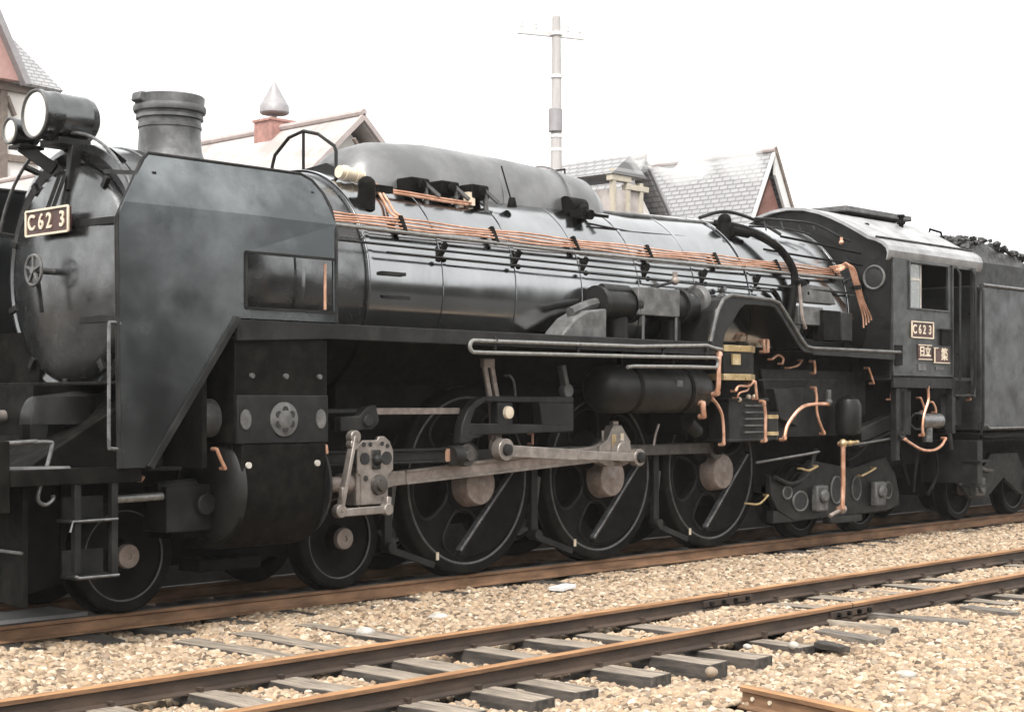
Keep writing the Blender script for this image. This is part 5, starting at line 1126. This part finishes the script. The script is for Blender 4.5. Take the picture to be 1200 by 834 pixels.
b = MB(); b.tube(soft([(4.75, -1.32, 1.1), (4.9, -1.32, .8), (5.0, -1.32, .6)], 4), .02, 6); b.tube(soft([(5.3, -1.3, 1.05), (5.2, -1.3, .75), (5.15, -1.3, .5)], 4), .02, 6); b.tube(soft([(5.7, -1.3, 1.0), (5.75, -1.3, .7), (5.5, -1.3, .45)], 4), .02, 6); b.box(4.5, 6.4, -.8, .8, .8, 1.86); part(b, 'drain_pipe', 'chassis')
# walkway rails and lattice on top of the firebox before the cab
cpipe([(885, 256, -.55), (915, 258, -.6), (955, 263, -.7), (985, 278, -.95), (996, 283, -1.0)], .016, 'dusty_iron', 'hand_rail', 4)
cpipe([(878, 265, -.6), (920, 268, -.66), (950, 275, -.8)], .012, 'dusty_iron', 'hand_rail', 4)
for px in (895, 915, 935, 952):
    cpipe([(px, 258 + (px - 885) * .07, -.62), (px + 3, 270, -.68)], .01, 'dusty_iron', 'rail_bracket', 2)
b = MB(); p = at(986, 284, -.98); b.ball(p, .03); b.cyl(p, p + Vector((0, 0, .06)), .018, n=8); part(b, 'cock', 'copper')
cpipe([(915, 277, -.86), (950, 284, -.95), (985, 292, -1.05), (1008, 297, -1.1)], .014, 'chassis', 'hand_rail', 4)
cpipe([(895, 292, -.98), (940, 300, -1.05), (985, 307, -1.1), (1010, 311, -1.12)], .013, 'chassis', 'hand_rail', 4)

# ================================================================== TENDER
T = thing('tender', (11, 0, 0), 'black coal tender behind the cab, grey with dust', 'tender')
b = MB(); b.box(6.74, 15, -1.40, 1.40, 1.22, 3.10); tb = b.build('tank', 'tender_paint', T, smooth=30, bevel=.03)
b = MB(); b.box(6.80, 15, -1.28, 1.28, 3.10, 3.42); tbk = b.build('coal_bunker', 'black_paint', T, smooth=0, bevel=.01)
b = MB(); b.tube([(6.74, -1.41, 3.10), (15, -1.41, 3.10)], .022, 8); b.build('edge_bead', 'worn_lit_edge', tb)
b = MB(); b.box(6.72, 15, -1.36, 1.36, 1.08, 1.20); b.box(6.76, 15, -1.42, -1.365, 1.13, 1.175); b.build('sole_bar', 'chassis', T, bevel=.006)
b = MB(); b.tube([(6.80, -1.43, 1.30), (6.88, -1.43, 1.255), (15, -1.43, 1.255)], .016, 8); b.build('hand_rail', 'grey_iron', T)
b = MB(); b.box(6.62, 6.76, -1.40, -.6, .55, 1.1); b.box(6.6, 6.9, -1.44, -1.2, .5, .53); b.box(6.6, 6.9, -1.44, -1.2, .82, .85); b.build('tender_step', 'dusty_iron', T, bevel=.005)
b = MB(); b.tube([(6.68, -1.42, 1.2), (6.68, -1.45, 1.35), (6.68, -1.45, 3.0), (6.70, -1.40, 3.1)], .018, 8); b.build('grab_rail', 'dusty_iron', T)
b = MB(); b.prism([(6.9, .95), (7.3, .62), (7.6, .55), (8.0, .9), (8.8, .9), (9.1, .55), (9.4, .62), (9.8, .95), (9.8, .7), (9.4, .3), (8.9, .3), (8.4, .55), (7.9, .3), (7.4, .3), (6.9, .65)], -.90, -.84, 'xz'); tg = b.build('bogie_frame', 'dusty_iron', T, bevel=.012)
for x in (7.55, 9.2):
    b = MB(); b.box(x - .13, x + .13, -.99, -.84, .34, .58); b.cyl((x, -.99, .45), (x, -1.03, .45), .08, n=14); b.build('axle_box', 'grey_iron', tg, bevel=.02)
b = MB(); b.tube(soft([(6.95, -.93, .98), (7.1, -.93, .72), (7.05, -.93, .5)], 4), .025, 6); b.tube(soft([(7.5, -.93, .9), (7.7, -.93, .7), (8.0, -.93, .66)], 4), .025, 6); b.build('brake_hanger', 'grey_iron', T)
for x in (7.55, 9.2, 11.5, 13):
    for rz in (0, math.pi):
        c = copy_tree(s1, T); c.name = 'tender_wheel'; c.location = Vector((x, 0, .43)) - T.location; c.rotation_euler = (0, 0, rz)
b = MB(); b.box(6.9, 14.5, -.5, .5, .35, 1.08); b.build('under_frame', 'chassis', T)
# coal
b = MB(); rc_ = random.Random(11)
def coal_top(x, y): return (3.52 + .36 * math.exp(-((x - 7.6) / 1.1) ** 2)) - .16 * (abs(y) / 1.2) ** 2 + .05 * math.sin(x * 5 + y * 3)
vs2 = {}
for i in range(46):
    for j in range(15):
        x, y = 6.84 + i * .12, -1.25 + j * .1786; vs2[i, j] = b.bm.verts.new((x, y, coal_top(x, y) - .06 if 0 < i and 0 < j < 14 else 3.25))
for i in range(45):
    for j in range(14): b.face([vs2[i, j], vs2[i + 1, j], vs2[i + 1, j + 1], vs2[i, j + 1]])
for k in range(1900):
    x, y = rc_.uniform(6.86, 12), rc_.uniform(-1.2, 1.2); r = rc_.uniform(.018, .055)
    m0 = len(b.bm.verts); b.ball((x, y, coal_top(x, y) - .02), r, (rc_.uniform(.7, 1.2), rc_.uniform(.7, 1.2), rc_.uniform(.6, 1)), 1)
    b.bm.verts.ensure_lookup_table()
    for v in b.bm.verts[m0:]: v.co += Vector([rc_.uniform(-.25, .25) * r for _ in range(3)])
o = b.build('coal', 'coal', smooth=0, fix=False); tag(o, 'heap of black coal piled on the tender', 'coal', kind='stuff')
b = MB(); p = at(1100, 270, -.7)
b.tube([p + Vector((-.2, 0, -.1)), p + Vector((.5, 0, -.06)), p + Vector((.9, .1, -.16))], .02, 6); b.tube([p + Vector((-.1, .1, -.1)), p + Vector((-.05, .1, .02)), p + Vector((.25, .1, .0)), p + Vector((.3, .1, -.1))], .016, 6); b.build('roof_step', 'chassis', L)

# ================================================================== HAZE and STEAM
def volume_box(name, lo, hi, dens, label, cat):
    b = MB(); b.box(lo[0], hi[0], lo[1], hi[1], lo[2], hi[2]); o = b.build(name, 'black_paint', smooth=0)
    m = bpy.data.materials.new(name); m.use_nodes = True; n = m.node_tree.nodes; l = m.node_tree.links
    n.remove(n['Principled BSDF']); pv = n.new('ShaderNodeVolumePrincipled'); pv.inputs['Color'].default_value = (.95, .95, .94, 1); pv.inputs['Density'].default_value = dens
    l.new(pv.outputs[0], n['Material Output'].inputs['Volume']); o.data.materials.clear(); o.data.materials.append(m)
    tag(o, label, cat, kind='stuff'); return o, m, pv
volume_box('haze', (-40, -20, GZ - 1.1), (45, 48, 12.5), .0004, 'thin white haze over the yard', 'haze')

# steam drifting off the locomotive across the roofs of the far houses
b = MB()
for (cx, cy, cz, rx, ry, rz) in ((14.4, 8.7, 6.95, 1.9, 1.0, .75), (12.7, 8.7, 6.75, .6, .6, .5)):
    q = MB(); bmesh.ops.create_icosphere(q.bm, subdivisions=4, radius=1)
    for v in q.bm.verts:
        c = v.co.copy(); k = 1 + .16 * math.sin(c.x * 5 + c.z * 3) + .12 * math.sin(c.y * 6 - c.x * 4)
        v.co = Vector((cx + c.x * rx * k, cy + c.y * ry * k, cz + c.z * rz * k))
    me_ = bpy.data.meshes.new('puff'); q.bm.to_mesh(me_); q.bm.free(); b.bm.from_mesh(me_); bpy.data.meshes.remove(me_)
o = b.build('steam', 'black_paint', smooth=0)
m = bpy.data.materials.new('steam'); m.use_nodes = True; n = m.node_tree.nodes; l = m.node_tree.links
n.remove(n['Principled BSDF']); pv = n.new('ShaderNodeVolumePrincipled'); pv.inputs['Color'].default_value = (.985, .985, .985, 1)
tc = n.new('ShaderNodeTexCoord'); nz = n.new('ShaderNodeTexNoise'); nz.inputs['Scale'].default_value = .9; nz.inputs['Detail'].default_value = 3
l.new(tc.outputs['Object'], nz.inputs['Vector']); mr = n.new('ShaderNodeMapRange'); mr.inputs[1].default_value = .40; mr.inputs[2].default_value = .66; mr.inputs[3].default_value = 0.0; mr.inputs[4].default_value = 1.2
l.new(nz.outputs['Fac'], mr.inputs[0]); l.new(mr.outputs[0], pv.inputs['Density']); l.new(pv.outputs[0], n['Material Output'].inputs['Volume'])
o.data.materials.clear(); o.data.materials.append(m); tag(o, 'white steam drifting behind the boiler over the roofs', 'steam', kind='stuff')
